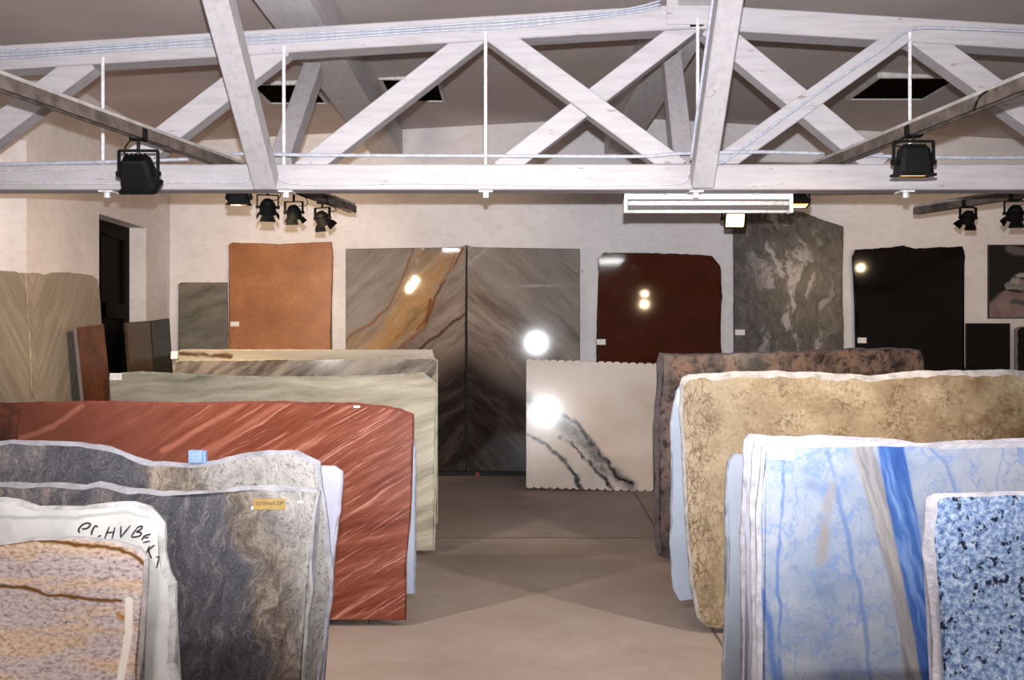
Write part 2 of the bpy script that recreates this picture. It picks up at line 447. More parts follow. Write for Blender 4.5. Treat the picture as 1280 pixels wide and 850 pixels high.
pipe('conduit', [on_knee(t, -0.10, -0.02) for t in (0.12, 0.3, 0.5, 0.7, 0.9, 1.0)], 0.011, GREYC, 'grey conduit climbing the left side of the right front brace', 'conduit')
pipe('cable', [(-4.3, YB - 0.01, 3.62), (-2, YB - 0.01, 3.60), (0, YB - 0.01, 3.62), (2, YB - 0.01, 3.60), (3.5, YB - 0.01, 3.56), (5.5, YB - 0.01, 3.58), (6.9, YB - 0.01, 3.6)], 0.006, plain('dark_cable', (92, 84, 84)), 'thin dark cable strung high across the back wall', 'cable')

# ------------------------------------------------------------------ lamp rails
RAILM = plain('brown_rail_timber', (96, 84, 77), 0.7, 0.3, 0, 0.3, 9)
CAPM = plain('galvanised_strip', (168, 160, 156), 0.5, 0.4, 0, 0.15, 9)
def rail(x_of, d0, d1, label):
    a, b_ = Vector((x_of(d0), d0, zl1 + 0.035)), Vector((x_of(d1), d1, zl1 + 0.035))
    t = (b_ - a).normalized(); s = Vector((t.y, -t.x, 0)).normalized(); u = Vector((0, 0, 1))
    prof = [(-.035, -.034), (-.02, -.034), (-.02, .0), (.02, .0), (.02, -.034), (.035, -.034), (.035, .035), (-.035, .035)]
    bm = bmesh.new(); add_prism(bm, [a + s * p + u * q for p, q in prof], a, b_)
    o = obj('lamp_rail', bm, RAILM); tag(recenter(o), label, 'lamp rail')
    up = Vector((0, 0, .036))
    bm = beam(a + up + Vector((0, 0, .012)), b_ + up + Vector((0, 0, .012)), .05, .024, Vector((0, 0, 1)), .002)
    bmesh.ops.translate(bm, verts=bm.verts, vec=-Vector(o.location)); obj('cap_strip', bm, CAPM, o, local=True)
xr_l = lambda d: -2.14 + 0.207 * (d - 7.1)
xr_r = lambda d: 2.36 - 0.12 * (d - 7.0)
xr_f = lambda d: 8.04 - 0.4 * d
rail(xr_l, 3.4, 9.85, 'brown lamp rail with grey top strip resting on the truss at the left')
rail(xr_r, 3.4, 9.65, 'brown lamp rail with grey top strip resting on the truss at the right')
rail(xr_f, 7.0, 9.98, 'short dim lamp rail behind the truss at far right')
o = tag(obj('plug', box(W(153, 227, TD - 0.06), W(161.5, 217, TD - 0.0), 0.004), BLACK), 'small black cube plug on the lower truss beam', 'plug'); recenter(o)

pipe('cable', [W(x, y, 5.3) for x, y in ((1217, 137), (1226, 119), (1241, 113), (1252, 117), (1238, 127), (1254, 121), (1270, 113), (1290, 108))], 0.006, BLACK, 'looped black cable lying on the right lamp rail', 'cable')
# ------------------------------------------------------------------ lamps
HOT = glow('hot_halogen_glass', (255, 208, 124), 5.0)
WARMGLASS = glow('warm_lamp_slit', (255, 205, 120), 2.2)
DIMGLASS = plain('dark_lamp_glass', (60, 50, 42), 0.15)
def floodlight(x, d, zcen, w, h, label, aim, lens, cone_power=0, target=None, dep=0.14, railz=None, cone=110):
    """wedge-shaped halogen flood: narrow top, flared mouth, U yoke up to the rail; aim = tilt of the mouth (deg, 0 = straight down, 90 = towards viewer)"""
    t = thing('floodlight', label, 'floodlight', (x, d, zcen))
    rot = Matrix.Rotation(R(-aim), 4, 'X')   # mouth swings towards the camera
    def put(bm): bmesh.ops.transform(bm, matrix=rot, verts=bm.verts); return bm
    def ring(bm, z, hw, hd, r=0.25):
        c = [(-hw, -hd * (1 - r)), (-hw * (1 - r), -hd), (hw * (1 - r), -hd), (hw, -hd * (1 - r)), (hw, hd * (1 - r)), (hw * (1 - r), hd), (-hw * (1 - r), hd), (-hw, hd * (1 - r))]
        return [bm.verts.new((a, b_, z)) for a, b_ in c]
    bm = bmesh.new(); hw, hd = w / 2, dep / 2
    rs = [ring(bm, h * 0.5, hw * 0.62, hd * 0.55), ring(bm, h * 0.42, hw * 0.74, hd * 0.68), ring(bm, h * 0.1, hw * 0.84, hd * 0.82), ring(bm, -h * 0.36, hw * 0.92, hd * 0.95),
          ring(bm, -h * 0.38, hw * 1.02, hd * 1.05, 0.1), ring(bm, -h * 0.46, hw * 1.02, hd * 1.05, 0.1), ring(bm, -h * 0.46, hw * 0.86, hd * 0.86, 0.1), ring(bm, -h * 0.40, hw * 0.84, hd * 0.84, 0.1)]
    for a, b_ in zip(rs, rs[1:]):
        for k in range(8): bm.faces.new((a[k], a[(k + 1) % 8], b_[(k + 1) % 8], b_[k]))
    bm.faces.new(rs[0])
    for k in range(5):   # cooling ribs on the top
        xx = hw * (-0.5 + 0.25 * k); add_box(bm, (xx - 0.004, -hd * 0.45, h * 0.5), (xx + 0.004, hd * 0.45, h * 0.57))
    obj('housing', put(bm), BLACK, t, local=True)
    bm = bmesh.new(); bm.faces.new(ring(bm, -h * 0.42, hw * 0.84, hd * 0.84, 0.1))
    obj('lens', put(bm), lens, t, local=True)
    top = (railz if railz else zl1) - zcen
    bm = bmesh.new()
    for s in (-1, 1):
        add_box(bm, (s * hw * 1.08 - 0.006, -0.014, -0.02), (s * hw * 1.08 + 0.006, 0.014, h * 0.66))
        add_tube(bm, [(s * hw * 0.7, 0, 0), (s * hw * 1.22, 0, 0)], 0.016, 8)
    add_box(bm, (-hw * 1.08, -0.014, h * 0.64), (hw * 1.08, 0.014, h * 0.70))
    obj('yoke', bm, BLACK, t, local=True)
    bm = bmesh.new(); add_tube(bm, [(0, 0, h * 0.68), (0, 0, max(top, h * 0.8))], 0.011, 8); add_box(bm, (-0.045, -0.03, top - 0.012), (0.045, 0.03, top + 0.0))
    add_box(bm, (-0.047, -0.03, top - 0.012), (-0.037, 0.03, top + 0.06)); add_box(bm, (0.037, -0.03, top - 0.012), (0.047, 0.03, top + 0.06))
    obj('rail_clamp', bm, BLACK, t, local=True)
    bm = bmesh.new(); add_tube(bm, curve_pts([(-hw * .5, .02, h * .5), (-hw * .95, .05, h * .62), (-hw * .8, .03, top * .8), (-.04, 0, top)], 5), 0.005, 6)
    obj('power_lead', bm, BLACK, t, local=True)
    if cone_power:
        n = rot @ Vector((0, 0, -1))
        lp = Vector((x, d, zcen)) + n * (h * 0.5 + 0.03)
        lamp('halogen_bulb', 'SPOT', lp, cone_power, WARM, target, 0.05, cone, 1.0)
    return t

def stage_spot(x, d, zcen, s, label, yaw, tilt, power=0, target=None):
    """round-backed stage spot with yoke and four barn-door flaps"""
    t = thing('spotlight', label, 'spotlight', (x, d, zcen))
    rot = Matrix.Rotation(R(yaw), 4, 'Z') @ Matrix.Rotation(R(tilt), 4, 'X')   # local -Z is the beam
    def put(bm): bmesh.ops.transform(bm, matrix=rot, verts=bm.verts); return bm
    prof = [(0.0, .62), (.30, .60), (.42, .48), (.50, .36), (.50, .28), (.58, .24), (.58, .12), (.62, .08), (.62, -.36), (.68, -.40), (.68, -.50), (.56, -.50), (.54, -.42)]
    bm = bmesh.new(); n = 16; rings = []
    for r, z in prof[1:]:
        rings.append([bm.verts.new((math.cos(2 * math.pi * k / n) * r * s, math.sin(2 * math.pi * k / n) * r * s, z * s)) for k in range(n)])
    for a, b_ in zip(rings, rings[1:]):
        for k in range(n): bm.faces.new((a[k], a[(k + 1) % n], b_[(k + 1) % n], b_[k]))
    bm.faces.new(rings[0])
    obj('housing', put(bm), BLACK, t, local=True)
    bm = bmesh.new(); bm.faces.new([bm.verts.new((math.cos(2 * math.pi * k / n) * .55 * s, math.sin(2 * math.pi * k / n) * .55 * s, -.44 * s)) for k in range(n)])
    obj('lens', put(bm), WARMGLASS if power else DIMGLASS, t, local=True)
    for a in range(4):
        bm = bmesh.new(); A = Matrix.Rotation(R(90 * a), 4, 'Z')
        q = [A @ Vector(p) for p in ((-.45 * s, .62 * s, -.48 * s), (.45 * s, .62 * s, -.48 * s), (.62 * s, .86 * s, -.86 * s), (-.62 * s, .86 * s, -.86 * s))]
        v = [bm.verts.new(p) for p in q]; f = bm.faces.new(v)
        bmesh.ops.solidify(bm, geom=[f], thickness=0.004)
        obj('barn_door', put(bm), BLACK, t, local=True)
    top = zl1 - zcen
    Y = Matrix.Rotation(R(yaw), 4, 'Z')
    bm = bmesh.new()
    for sg in (-1, 1):
        add_box(bm, (sg * .78 * s - .006, -.012, -.05 * s), (sg * .78 * s + .006, .012, .92 * s)); add_tube(bm, [(sg * .5 * s, 0, 0), (sg * .9 * s, 0, 0)], 0.013, 8)
    add_box(bm, (-.78 * s, -.012, .88 * s), (.78 * s, .012, .95 * s))
    bmesh.ops.transform(bm, matrix=Y, verts=bm.verts); obj('yoke', bm, BLACK, t, local=True)
    bm = bmesh.new(); add_tube(bm, [(0, 0, .9 * s), (0, 0, max(top, s))], 0.011, 8)
    add_box(bm, (-.045, -.03, top - .012), (.045, .03, top)); add_box(bm, (-.047, -.03, top - .012), (-.037, .03, top + .06)); add_box(bm, (.037, -.03, top - .012), (.047, .03, top + .06))
    obj('rail_clamp', bm, BLACK, t, local=True)
    # loose supply lead looping up to the rail
    bm = bmesh.new(); add_tube(bm, curve_pts([Y @ Vector(p) for p in ((0.02, .05, .6 * s), (.08, .1, .75 * s), (.10, .03, top * .7), (.045, 0, top))], 5), 0.004, 6)
    obj('power_lead', bm, BLACK, t, local=True)
    if power:
        b = Vector((x, d, zcen)) + rot @ Vector((0, 0, -.95 * s))
        lamp('halogen_bulb', 'SPOT', b, power, WARM, target, 0.04, 80, 0.9)
    return t

floodlight(xr_l(6.2), 6.2, 2.735, 0.225, 0.215, 'large black floodlight hanging at left in front of the truss', -35, DIMGLASS, 0, None, 0.17)
floodlight(2.46, 6.1, 2.79, 0.225, 0.19, 'black floodlight with glowing slit in front of the right truss beam', -5, WARMGLASS, 60, (1.4, 9.0, 0.4), 0.16)
floodlight(xr_l(7.5), 7.5, 2.775, 0.165, 0.13, 'small black floodlight with glowing slit under the truss at left', -4, WARMGLASS, 230, (-4.3, 10.4, 2.0), 0.13, cone=100)
floodlight(xr_r(7.84), 7.84, 2.80, 0.15, 0.10, 'small glowing lamp at the right end of the fluorescent fitting', 12, WARMGLASS, 20, (3.0, 12.6, 2.4), 0.11)
floodlight(xr_r(9.34), 9.34, 2.84, 0.20, 0.16, 'lit halogen lamp shining at the viewer above the tall grey slab', 68, HOT, 25, (0.8, 5.0, 0.0), 0.15)
stage_spot(xr_l(7.98), 7.98, 2.765, 0.105, 'black spotlight hanging nearest the small glowing floodlight at left', 12, 28, 90, (-2.6, 12.6, 1.6))
stage_spot(xr_l(8.47), 8.47, 2.785, 0.10, 'middle one of three black spotlights above the orange slab', -8, 22, 110, (-2.0, 12.6, 2.3))
stage_spot(xr_l(9.08), 9.08, 2.81, 0.105, 'rightmost of three black spotlights, above the right edge of the orange slab', -28, 35, 150, (-1.75, 12.7, 3.0))
stage_spot(xr_f(9.37), 9.37, 2.85, 0.105, 'black spotlight hanging above the black slab near the rail end', 10, 30, 55, (5.0, 12.7, 2.75))
stage_spot(xr_f(8.88), 8.88, 2.83, 0.115, 'black spotlight at the far right picture edge under the truss', -10, 30, 60, (5.6, 12.7, 2.0))

# fluorescent fitting under the truss
FLU = thing('fluorescent_fitting', 'white twin fluorescent fitting under the middle of the truss', 'light fitting', (W(886, 252, 7.4).x, 7.4, W(886, 262, 7.4).z))
a, b_ = W(780, 262, 7.37), W(991, 240, 7.37)
ENAMEL = plain('white_enamel', (238, 236, 236), 0.35)
SHADE = plain('fitting_gap_shade', (70, 62, 58), 0.5)  # shade between the tubes, put into the colour of the backing
obj('housing', box((a.x, 7.37, W(0, 249, 7.37).z), (b_.x, 7.45, W(0, 240, 7.37).z), 0.004), ENAMEL, FLU)
obj('reflector', box((a.x + 0.02, 7.39, W(0, 261, 7.37).z), (b_.x - 0.02, 7.45, W(0, 249, 7.37).z)), SHADE, FLU)
TUBEM = plain('fluorescent_glass', (232, 230, 234), 0.25)
for yy, dd in ((254, 7.37), (263, 7.43)):
    zt = W(0, yy, 7.37).z
    obj('fluorescent_tube', tube([(a.x + 0.03, dd, zt), (b_.x - 0.03, dd, zt)], 0.018 if yy < 260 else 0.013, 10), TUBEM, FLU, smooth=True)
for xx in (a.x, b_.x - 0.025):
    obj('lamp_holder', box((xx, 7.355, W(0, 266, 7.37).z), (xx + 0.025, 7.45, W(0, 240, 7.37).z), 0.003), ENAMEL, FLU)
for xx in (a.x + 0.3, b_.x - 0.3):
    obj('hanger', box((xx, 7.30, zl0 - 0.004), (xx + 0.04, 7.44, zl0 + 0.08)), ENAMEL, FLU)

# ------------------------------------------------------------------ stone slabs
class Plane:
    def __init__(s, d0, lean, yaw, ref, zb, X=None):
        ps = R(yaw); a = R(lean)
        if X is None:
            s.O = Vector(((ref - CX) * d0 / F, d0, zb)); 
        else:
            s.O = Vector((X, d0, zb))
        s.rot = Matrix.Rotation(ps, 3, 'Z') @ Matrix.Rotation(-a, 3, 'X')
        s.U = s.rot @ Vector((1, 0, 0)); s.V = s.rot @ Vector((0, 0, 1)); s.N = s.rot @ Vector((0, -1, 0))
        s.euler = s.rot.to_euler(); s.zb = zb
    def uv(s, px, py):
        C = Vector((0, 0, H)); dr = Vector(((px - CX) / F, 1, 0 if py is None else (CY - py) / F))
        if py is None:   # where this pixel column meets the slab's foot
            n2 = Vector((s.N.x, s.N.y, 0)); O2 = Vector((s.O.x, s.O.y, 0)); r2 = Vector((dr.x, dr.y, 0))
            t = O2.dot(n2) / r2.dot(n2); p = r2 * t; p.z = s.zb
        else:
            t = (s.O - C).dot(s.N) / dr.dot(s.N); p = C + dr * t
        q = p - s.O
        return Vector((q.dot(s.U), q.dot(s.V)))

def resample(poly, step):
    out = []; n = len(poly)
    for i in range(n):
        a, b_ = poly[i], poly[(i + 1) % n]; k = max(1, int((b_ - a).length / step))
        for j in range(k): out.append(a.lerp(b_, j / k))
    return out

EDGE = {}
def edge_mat(c):
    if c not in EDGE:
        b = B('raw_broken_edge_%d_%d_%d' % c, 0.85, 0.2)
        n = b.noise(14, 5, 0.65); f = b.noise(60, 3)
        col = b.ramp(n, [(0.3, tuple(x * 0.78 for x in c)), (0.55, c), (0.75, tuple(min(255, x * 1.08) for x in c))])
        b.bump(f, 0.5, 0.01); EDGE[c] = b.done(col)
    return EDGE[c]

def slab(name, label, pts, d0, lean=8, yaw=0, ref=None, zb=0.04, thick=0.03, face=None, edge=(170, 165, 165), rim=(0.004, 0.004, 0.004),
         jit=0.006, step=0.03, seed=0, X=None, group=None, cat='stone slab', scale_d=None, rough=0.16, spec=0.5):
    """pts: outline of the slab as it shows, None = foot of the slab; rim = width of the raw rim (top, left, right)"""
    if ref is None: ref = sum(p[0] for p in pts) / len(pts)
    pl = Plane(d0, lean, yaw, ref, zb, X)
    P = [pl.uv(*p) for p in pts]
    if sum(P[i].x * P[(i + 1) % len(P)].y - P[(i + 1) % len(P)].x * P[i].y for i in range(len(P))) < 0: P.reverse()
    Q = resample(P, step); n = len(Q); rng = random.Random(seed)
    vmin = min(q.y for q in Q)
    out = []
    nor = []
    for i in range(n):
        t = (Q[(i + 1) % n] - Q[i - 1]); nv = Vector((t.y, -t.x)); nor.append(nv.normalized() if nv.length > 1e-9 else Vector((0, 1)))
    for i, q in enumerate(Q):
        w = mnoise.noise(Vector((q.x * 9 + seed * 7.3, q.y * 9, seed))) + 0.6 * mnoise.noise(Vector((q.x * 31, q.y * 31 + seed, 3)))
        k = 0.0 if q.y < vmin + 0.01 else 1.0
        out.append(q + nor[i] * (w * jit * k))
    front = []; mid = []
    for i in range(n):
        nv = nor[i]; q = out[i]
        r = rim[0] * max(0, nv.y) + rim[1] * max(0, -nv.x) + rim[2] * max(0, nv.x) + 0.003
        r *= 1 + 0.5 * mnoise.noise(Vector((q.x * 13 + seed, q.y * 13, 9)))
        front.append(q - nv * r); mid.append((q, min(thick * 0.75, r * 0.8 + 0.002)))
    bm = bmesh.new()
    A = [bm.verts.new((q.x, 0, q.y)) for q in front]
    M_ = [bm.verts.new((q.x, m, q.y)) for q, m in mid]
    Z = [bm.verts.new((q.x, thick, q.y)) for q in out]
    f0 = bm.faces.new(A); f0.material_index = 0
    for a, b_ in ((A, M_), (M_, Z)):
        for i in range(n):
            f = bm.faces.new((a[i], a[(i + 1) % n], b_[(i + 1) % n], b_[i])); f.material_index = 1
    fb = bm.faces.new(list(reversed(Z))); fb.material_index = 1
    # long n-gons are cut into triangles here so that they shade reliably
    bmesh.ops.triangulate(bm, faces=[f0, fb])
    ys_ = [p[1] for p in pts if p[1] is not None]; ya, yb_ = min(ys_), (max(ys_) if all(p[1] is not None for p in pts) else min(850.0, CY + (H - zb) * F / d0))
    if X is None:
        va, vb = pl.uv(ref, ya).y, pl.uv(ref, yb_).y; s = (yb_ - ya) / (va - vb); y0 = yb_ + vb * s
        dm = pl.O.y + math.sin(R(lean)) * (va + vb) / 2; sx, x0 = F / dm * math.cos(R(yaw)), CX + F * pl.O.x / dm
    else:
        s = sx = F / d0; x0 = ref; y0 = CY + (H - zb) * F / d0
    b = B(name + '_stone', rough, spec)
    x, y, z = b.sep(b.obj)
    b.X = b.math('MULTIPLY_ADD', x, sx); b.X.node.inputs[2].default_value = x0
    b.Y = b.math('MULTIPLY_ADD', z, -s); b.Y.node.inputs[2].default_value = y0
    b.P = b.xyz(b.mul(b.X, 0.01), b.mul(b.Y, 0.01), b.mul(y, 1.0))
    m = b.done(face(b))
    o = obj(name, bm, [m, edge_mat(edge)], None)
    o.location = pl.O; o.rotation_euler = pl.euler
    tag(o, label, cat, group); o['kind'] = 'thing'
    return o, pl

PAPER = plain('paper_label', (232, 228, 222), 0.7)
def price(sl, x0, y0, x1, y1, mat=None, name='price_label', lines=True, off=0.0):
    o, pl = sl
    a, b_ = pl.uv(x0, y1), pl.uv(x1, y0)
    bm = bmesh.new(); add_box(bm, (a.x, -0.003 - off, a.y), (b_.x, 0.0005 - off, b_.y))
    return obj(name, bm, mat or PAPER, o, local=True)

def raw(c, s=1.0):
    def f(b):
        n = b.noise(1.4 * s, 4); k = b.noise(9 * s, 3, sx=0.4)
        col = b.ramp(n, [(0.3, tuple(x * 0.94 for x in c)), (0.7, tuple(min(255, x * 1.03) for x in c))])
        b.bsdf.inputs['Roughness'].default_value = 0.7
        return b.mix(b.sm(k, 0.55, 0.75, 0, 0.25), col, tuple(x * 0.85 for x in c))
    return f

# --- stone patterns (slab coordinates: b.X to the right, b.Y down, hundredths in b.P)
def s_pink(b):
    w = b.warp(1.6, 0.16)
    band = b.noise(3.2, 4, 0.6, vec=w, sx=0.22, off=1.3); fine = b.noise(26, 3, 0.7, vec=w, sx=0.55); sp = b.noise(60, 2, 0.8)
    col = b.ramp(fine, [(0.3, (116, 104, 106)), (0.48, (190, 172, 170)), (0.7, (218, 203, 200))])
    peach = b.ramp(fine, [(0.3, (156, 126, 108)), (0.5, (208, 178, 154)), (0.7, (228, 204, 184))])
    col = b.mix(b.sm(band, 0.47, 0.6), col, peach)
    top = b.sm(b.seg([(-80, 682), (50, 678), (120, 685), (175, 692)], w), 0.0, 0.16, 1, 0)
    col = b.mix(b.mul(top, 0.8), col, peach)
    w2 = b.warp(6, 0.08, off=5)
    for p in ([(-80, 690), (0, 680), (40, 674), (90, 681), (130, 684), (165, 694), (178, 706)], [(-80, 728), (0, 733), (30, 735), (60, 744), (95, 748), (150, 752)]):
        col = b.mix(b.line(p, 4.2, w2, 0.8), col, (112, 76, 34))
    col = b.mix(b.line([(148, 770), (158, 775), (163, 790)], 5, w2, 0.8), col, (176, 124, 60))
    col = b.mix(b.line([(161, 752), (163, 790), (157, 830), (152, 870)], 6, b.warp(3, 0.06), 0.4), col, (236, 226, 216))
    return col
def s_white(b):
    w = b.warp(1.2, 0.2)
    n = b.noise(2.2, 5, 0.6, vec=w)
    col = b.ramp(n, [(0.3, (184, 182, 180)), (0.55, (206, 203, 200)), (0.75, (214, 212, 209))])
    b.bsdf.inputs['Roughness'].default_value = 0.6
    return b.mix(b.line([(-80, 650), (30, 647), (90, 648), (150, 640), (190, 648)], 4, b.warp(3, 0.08), 0.9), col, (170, 170, 166))
def gneiss(dark_to, brown_to, tilt=0.0, seed=0.0):
    """left: streaked grey; middle: slate; brown mottle; right: pale pinkish green"""
    def f(b):
        w = b.warp(0.8, 1.3, off=seed); w2 = b.warp(3.0, 0.2, vec=w)
        x, y, z = b.sep(w2)
        t = b.add(x, b.mul(y, tilt))
        streak = b.noise(2.6, 6, 0.68, vec=w2, sx=2.6, sy=0.8, rot=-8, off=seed); fine = b.noise(24, 3, 0.7, vec=w2, sx=1.4, sy=0.6); sp = b.noise(34, 3, 0.8)
        grey = b.ramp(streak, [(0.3, (54, 53, 58)), (0.46, (84, 81, 86)), (0.58, (110, 102, 102)), (0.68, (140, 120, 110))])
        slate = b.ramp(streak, [(0.3, (52, 51, 55)), (0.5, (72, 71, 77)), (0.63, (88, 86, 89)), (0.72, (118, 110, 106))])
        pale = b.ramp(streak, [(0.25, (92, 87, 82)), (0.42, (126, 121, 116)), (0.6, (150, 143, 138)), (0.72, (166, 148, 142))])
        brown = b.ramp(streak, [(0.3, (54, 44, 38)), (0.5, (104, 92, 82)), (0.7, (156, 142, 128))])
        col = b.mix(b.sm(t, (dark_to - 170) / 100, (dark_to - 110) / 100), grey, slate)
        col = b.mix(b.sm(t, (dark_to - 12) / 100, (dark_to + 14) / 100), col, brown)
        col = b.mix(b.sm(t, (brown_to - 25) / 100, (brown_to + 20) / 100), col, pale)
        col = b.mix(b.sm(fine, 0.3, 0.5, 0.75, 0), col, (46, 40, 40))
        col = b.mix(b.sm(sp, 0.56, 0.74, 0, 0.4), col, (196, 182, 176))
        lines = b.noise(2.2, 2, 0.5, vec=w2, sx=2.4, sy=0.4, rot=-12, off=seed + 4)
        l = b.sm(b.math('ABSOLUTE', b.math('SUBTRACT', lines, 0.5)), 0.002, 0.012, 0.22, 0)
        col = b.mix(b.sm(sp, 0.3, 0.46, 0.55, 0), col, (44, 40, 40))
        return b.mix(l, col, (168, 150, 142))
    return f
def s_red(b):
    w = b.warp(0.5, 0.35)
    st = b.noise(1.0, 7, 0.66, vec=w, sx=0.7, sy=9.0, rot=33, off=2.0)
    st2 = b.noise(1.0, 6, 0.7, vec=w, sx=1.0, sy=30.0, rot=33, off=5.0)
    st3 = b.noise(1.0, 6, 0.66, vec=w, sx=0.7, sy=9.0, rot=14, off=1.0)
    low = b.sm(b.Y, 600, 660); left = b.sm(b.X, 120, 330)
    k = b.mix(low, b.xyz(st, st, st), b.xyz(st3, st3, st3)); kk = b.sep(k)[0]
    col = b.ramp(kk, [(0.30, (78, 35, 24)), (0.48, (102, 53, 38)), (0.60, (116, 66, 51)), (0.70, (144, 98, 82)), (0.80, (172, 126, 112))])
    col = b.mix(b.math('MULTIPLY', b.sm(st2, 0.54, 0.66, 0, 0.8), left), col, (170, 120, 106))
    base = b.ramp(b.noise(2, 4), [(0.3, (82, 38, 24)), (0.7, (98, 50, 34))])
    col = b.mix(b.sm(b.X, 60, 380, 0.85, 0.0), col, base)
    wl = b.warp(3, 0.08)
    for p, h, a in (([(20, 548), (60, 535), (95, 508)], 6, .8), ([(200, 566), (240, 540), (300, 505)], 6, .8), ([(240, 575), (300, 535), (350, 505)], 7, .75)):
        col = b.mix(b.mul(b.line(p, h, wl, 0.9), a * .8), col, (142, 88, 72))
    return col
def s_green(b):
    w = b.warp(0.8, 0.3)
    st = b.noise(1.0, 6, 0.62, vec=w, sx=0.8, sy=7, rot=4); st2 = b.noise(1.0, 6, 0.62, vec=w, sx=0.8, sy=7, rot=22, off=2)
    k = b.sep(b.mix(b.sm(b.Y, 485, 520), b.xyz(st, st, st), b.xyz(st2, st2, st2)))[0]
    col = b.ramp(k, [(0.28, (100, 92, 76)), (0.42, (136, 128, 110)), (0.55, (156, 148, 130)), (0.66, (170, 161, 144)), (0.74, (200, 190, 173))])
    return b.mix(b.sm(b.noise(40, 2, 0.7), 0.3, 0.5, 0.3, 0), col, (112, 112, 96))
def s_streak(b):
    w = b.warp(1.0, 0.2)
    st = b.noise(1.0, 6, 0.62, vec=w, sx=1.3, sy=5.5, rot=36, off=3)
    return b.ramp(st, [(0.32, (48, 36, 28)), (0.44, (96, 84, 74)), (0.54, (132, 120, 108)), (0.64, (148, 132, 114)), (0.74, (120, 82, 54))])
def s_cream(b):
    n = b.noise(1.5, 4, sx=0.5, sy=5); 
    col = b.ramp(n, [(0.3, (150, 138, 118)), (0.6, (176, 164, 142)), (0.8, (190, 180, 162))])
    return b.mix(b.line([(228, 441), (250, 443), (268, 444), (292, 446)], 4.5, b.warp(5, 0.12), 0.8), col, (92, 58, 30))
def s_orange(b):
    w = b.warp(2, 0.15)
    n = b.noise(2.2, 6, 0.62, vec=w); f = b.noise(30, 3, 0.7)
    col = b.ramp(n, [(0.28, (132, 82, 46)), (0.5, (154, 98, 57)), (0.68, (172, 114, 70))])
    col = b.mix(b.sm(f, 0.35, 0.55, 0.35, 0), col, (128, 74, 42))
    b.bsdf.inputs['Roughness'].default_value = 0.4
    return b.mix(b.sm(b.noise(1.3, 5, 0.7, off=7), 0.6, 0.72, 0, 0.35), col, (204, 150, 118))
def s_grey(b):
    w = b.warp(2, 0.3)
    st = b.noise(1.2, 6, 0.65, vec=w, sx=1.2, sy=4, rot=16)
    b.bsdf.inputs['Roughness'].default_value = 0.4
    return b.ramp(st, [(0.3, (74, 70, 62)), (0.5, (104, 98, 88)), (0.7, (128, 122, 110))])
def s_book(mirror):
    """mirrored about the seam: grey with a tan vein, a brown line, then nearly black at the foot"""
    def f(b):
        m = b.math('ABSOLUTE', b.math('SUBTRACT', b.X, 583.0))
        v = b.xyz(b.mul(m, 0.01), b.mul(b.Y, 0.01), 0.3 if mirror else 0.0)
        b.P = v
        w = b.warp(1.0, 0.22); w2 = b.warp(4.0, 0.05, vec=w)
        x, y, z = b.sep(w2)
        t = b.math('SUBTRACT', y, b.mul(x, 0.75))           # grows towards the foot at the seam
        st = b.noise(1.0, 8, 0.74, vec=w2, sx=0.9, sy=5, rot=-40)
        light = b.ramp(st, [(0.28, (96, 88, 82)), (0.45, (126, 117, 110)), (0.6, (138, 130, 123)), (0.75, (158, 150, 142))])
        mid = b.ramp(st, [(0.3, (72, 62, 56)), (0.5, (112, 98, 90)), (0.7, (148, 136, 130))])
        dark = b.ramp(st, [(0.3, (20, 16, 17)), (0.5, (40, 33, 32)), (0.68, (74, 62, 56))])
        col = b.mix(b.sm(t, 3.3, 3.6), light, mid)
        col = b.mix(b.sm(b.add(t, b.mul(b.math('SUBTRACT', st, 0.5), 0.9)), 4.15, 4.65), col, dark)
        tan = b.ramp(st, [(0.3, (100, 78, 54)), (0.5, (150, 120, 84)), (0.7, (180, 154, 122))])
        path = [(34, 300), (46, 330), (62, 362), (76, 396), (108, 425), (150, 450)]
        wide = 27 if not mirror else 13
        vein = b.line(path, wide, b.warp(2.5, 0.16), 0.5)
        col = b.mix(b.mul(vein, b.sm(b.noise(2.6, 6, 0.68, vec=w, off=8), 0.34, 0.6, 0.2, 0.9)), col, tan)
        rimv = b.sm(b.math('ABSOLUTE', b.math('SUBTRACT', b.seg(path, b.warp(2.5, 0.16)), wide * 0.0088)), 0.0, 0.022, 0.9, 0)
        col = b.mix(rimv, col, (122, 74, 40))
        if not mirror:
            tan2 = b.line([(20, 310), (40, 350), (70, 400), (110, 440), (140, 470)], 26, b.warp(2.0, 0.3), 0.9)
            col = b.mix(b.mul(tan2, b.sm(b.noise(3, 5, 0.6, vec=w), 0.42, 0.6, 0, 0.7)), col, (158, 118, 72))
        w3 = b.warp(3.0, 0.1)
        for p, h, c in (([(0, 392), (14, 402), (40, 424), (78, 446)], 3.2, (62, 36, 26)), ([(6, 312), (20, 340), (40, 372), (52, 410)], 2.4, (84, 60, 44)),
                        ([(46, 375), (50, 398), (62, 412)], 3, (108, 52, 26))):
            col = b.mix(b.mul(b.line(p, h, w3, 0.8), 0.85), col, c)
        return col
    return f
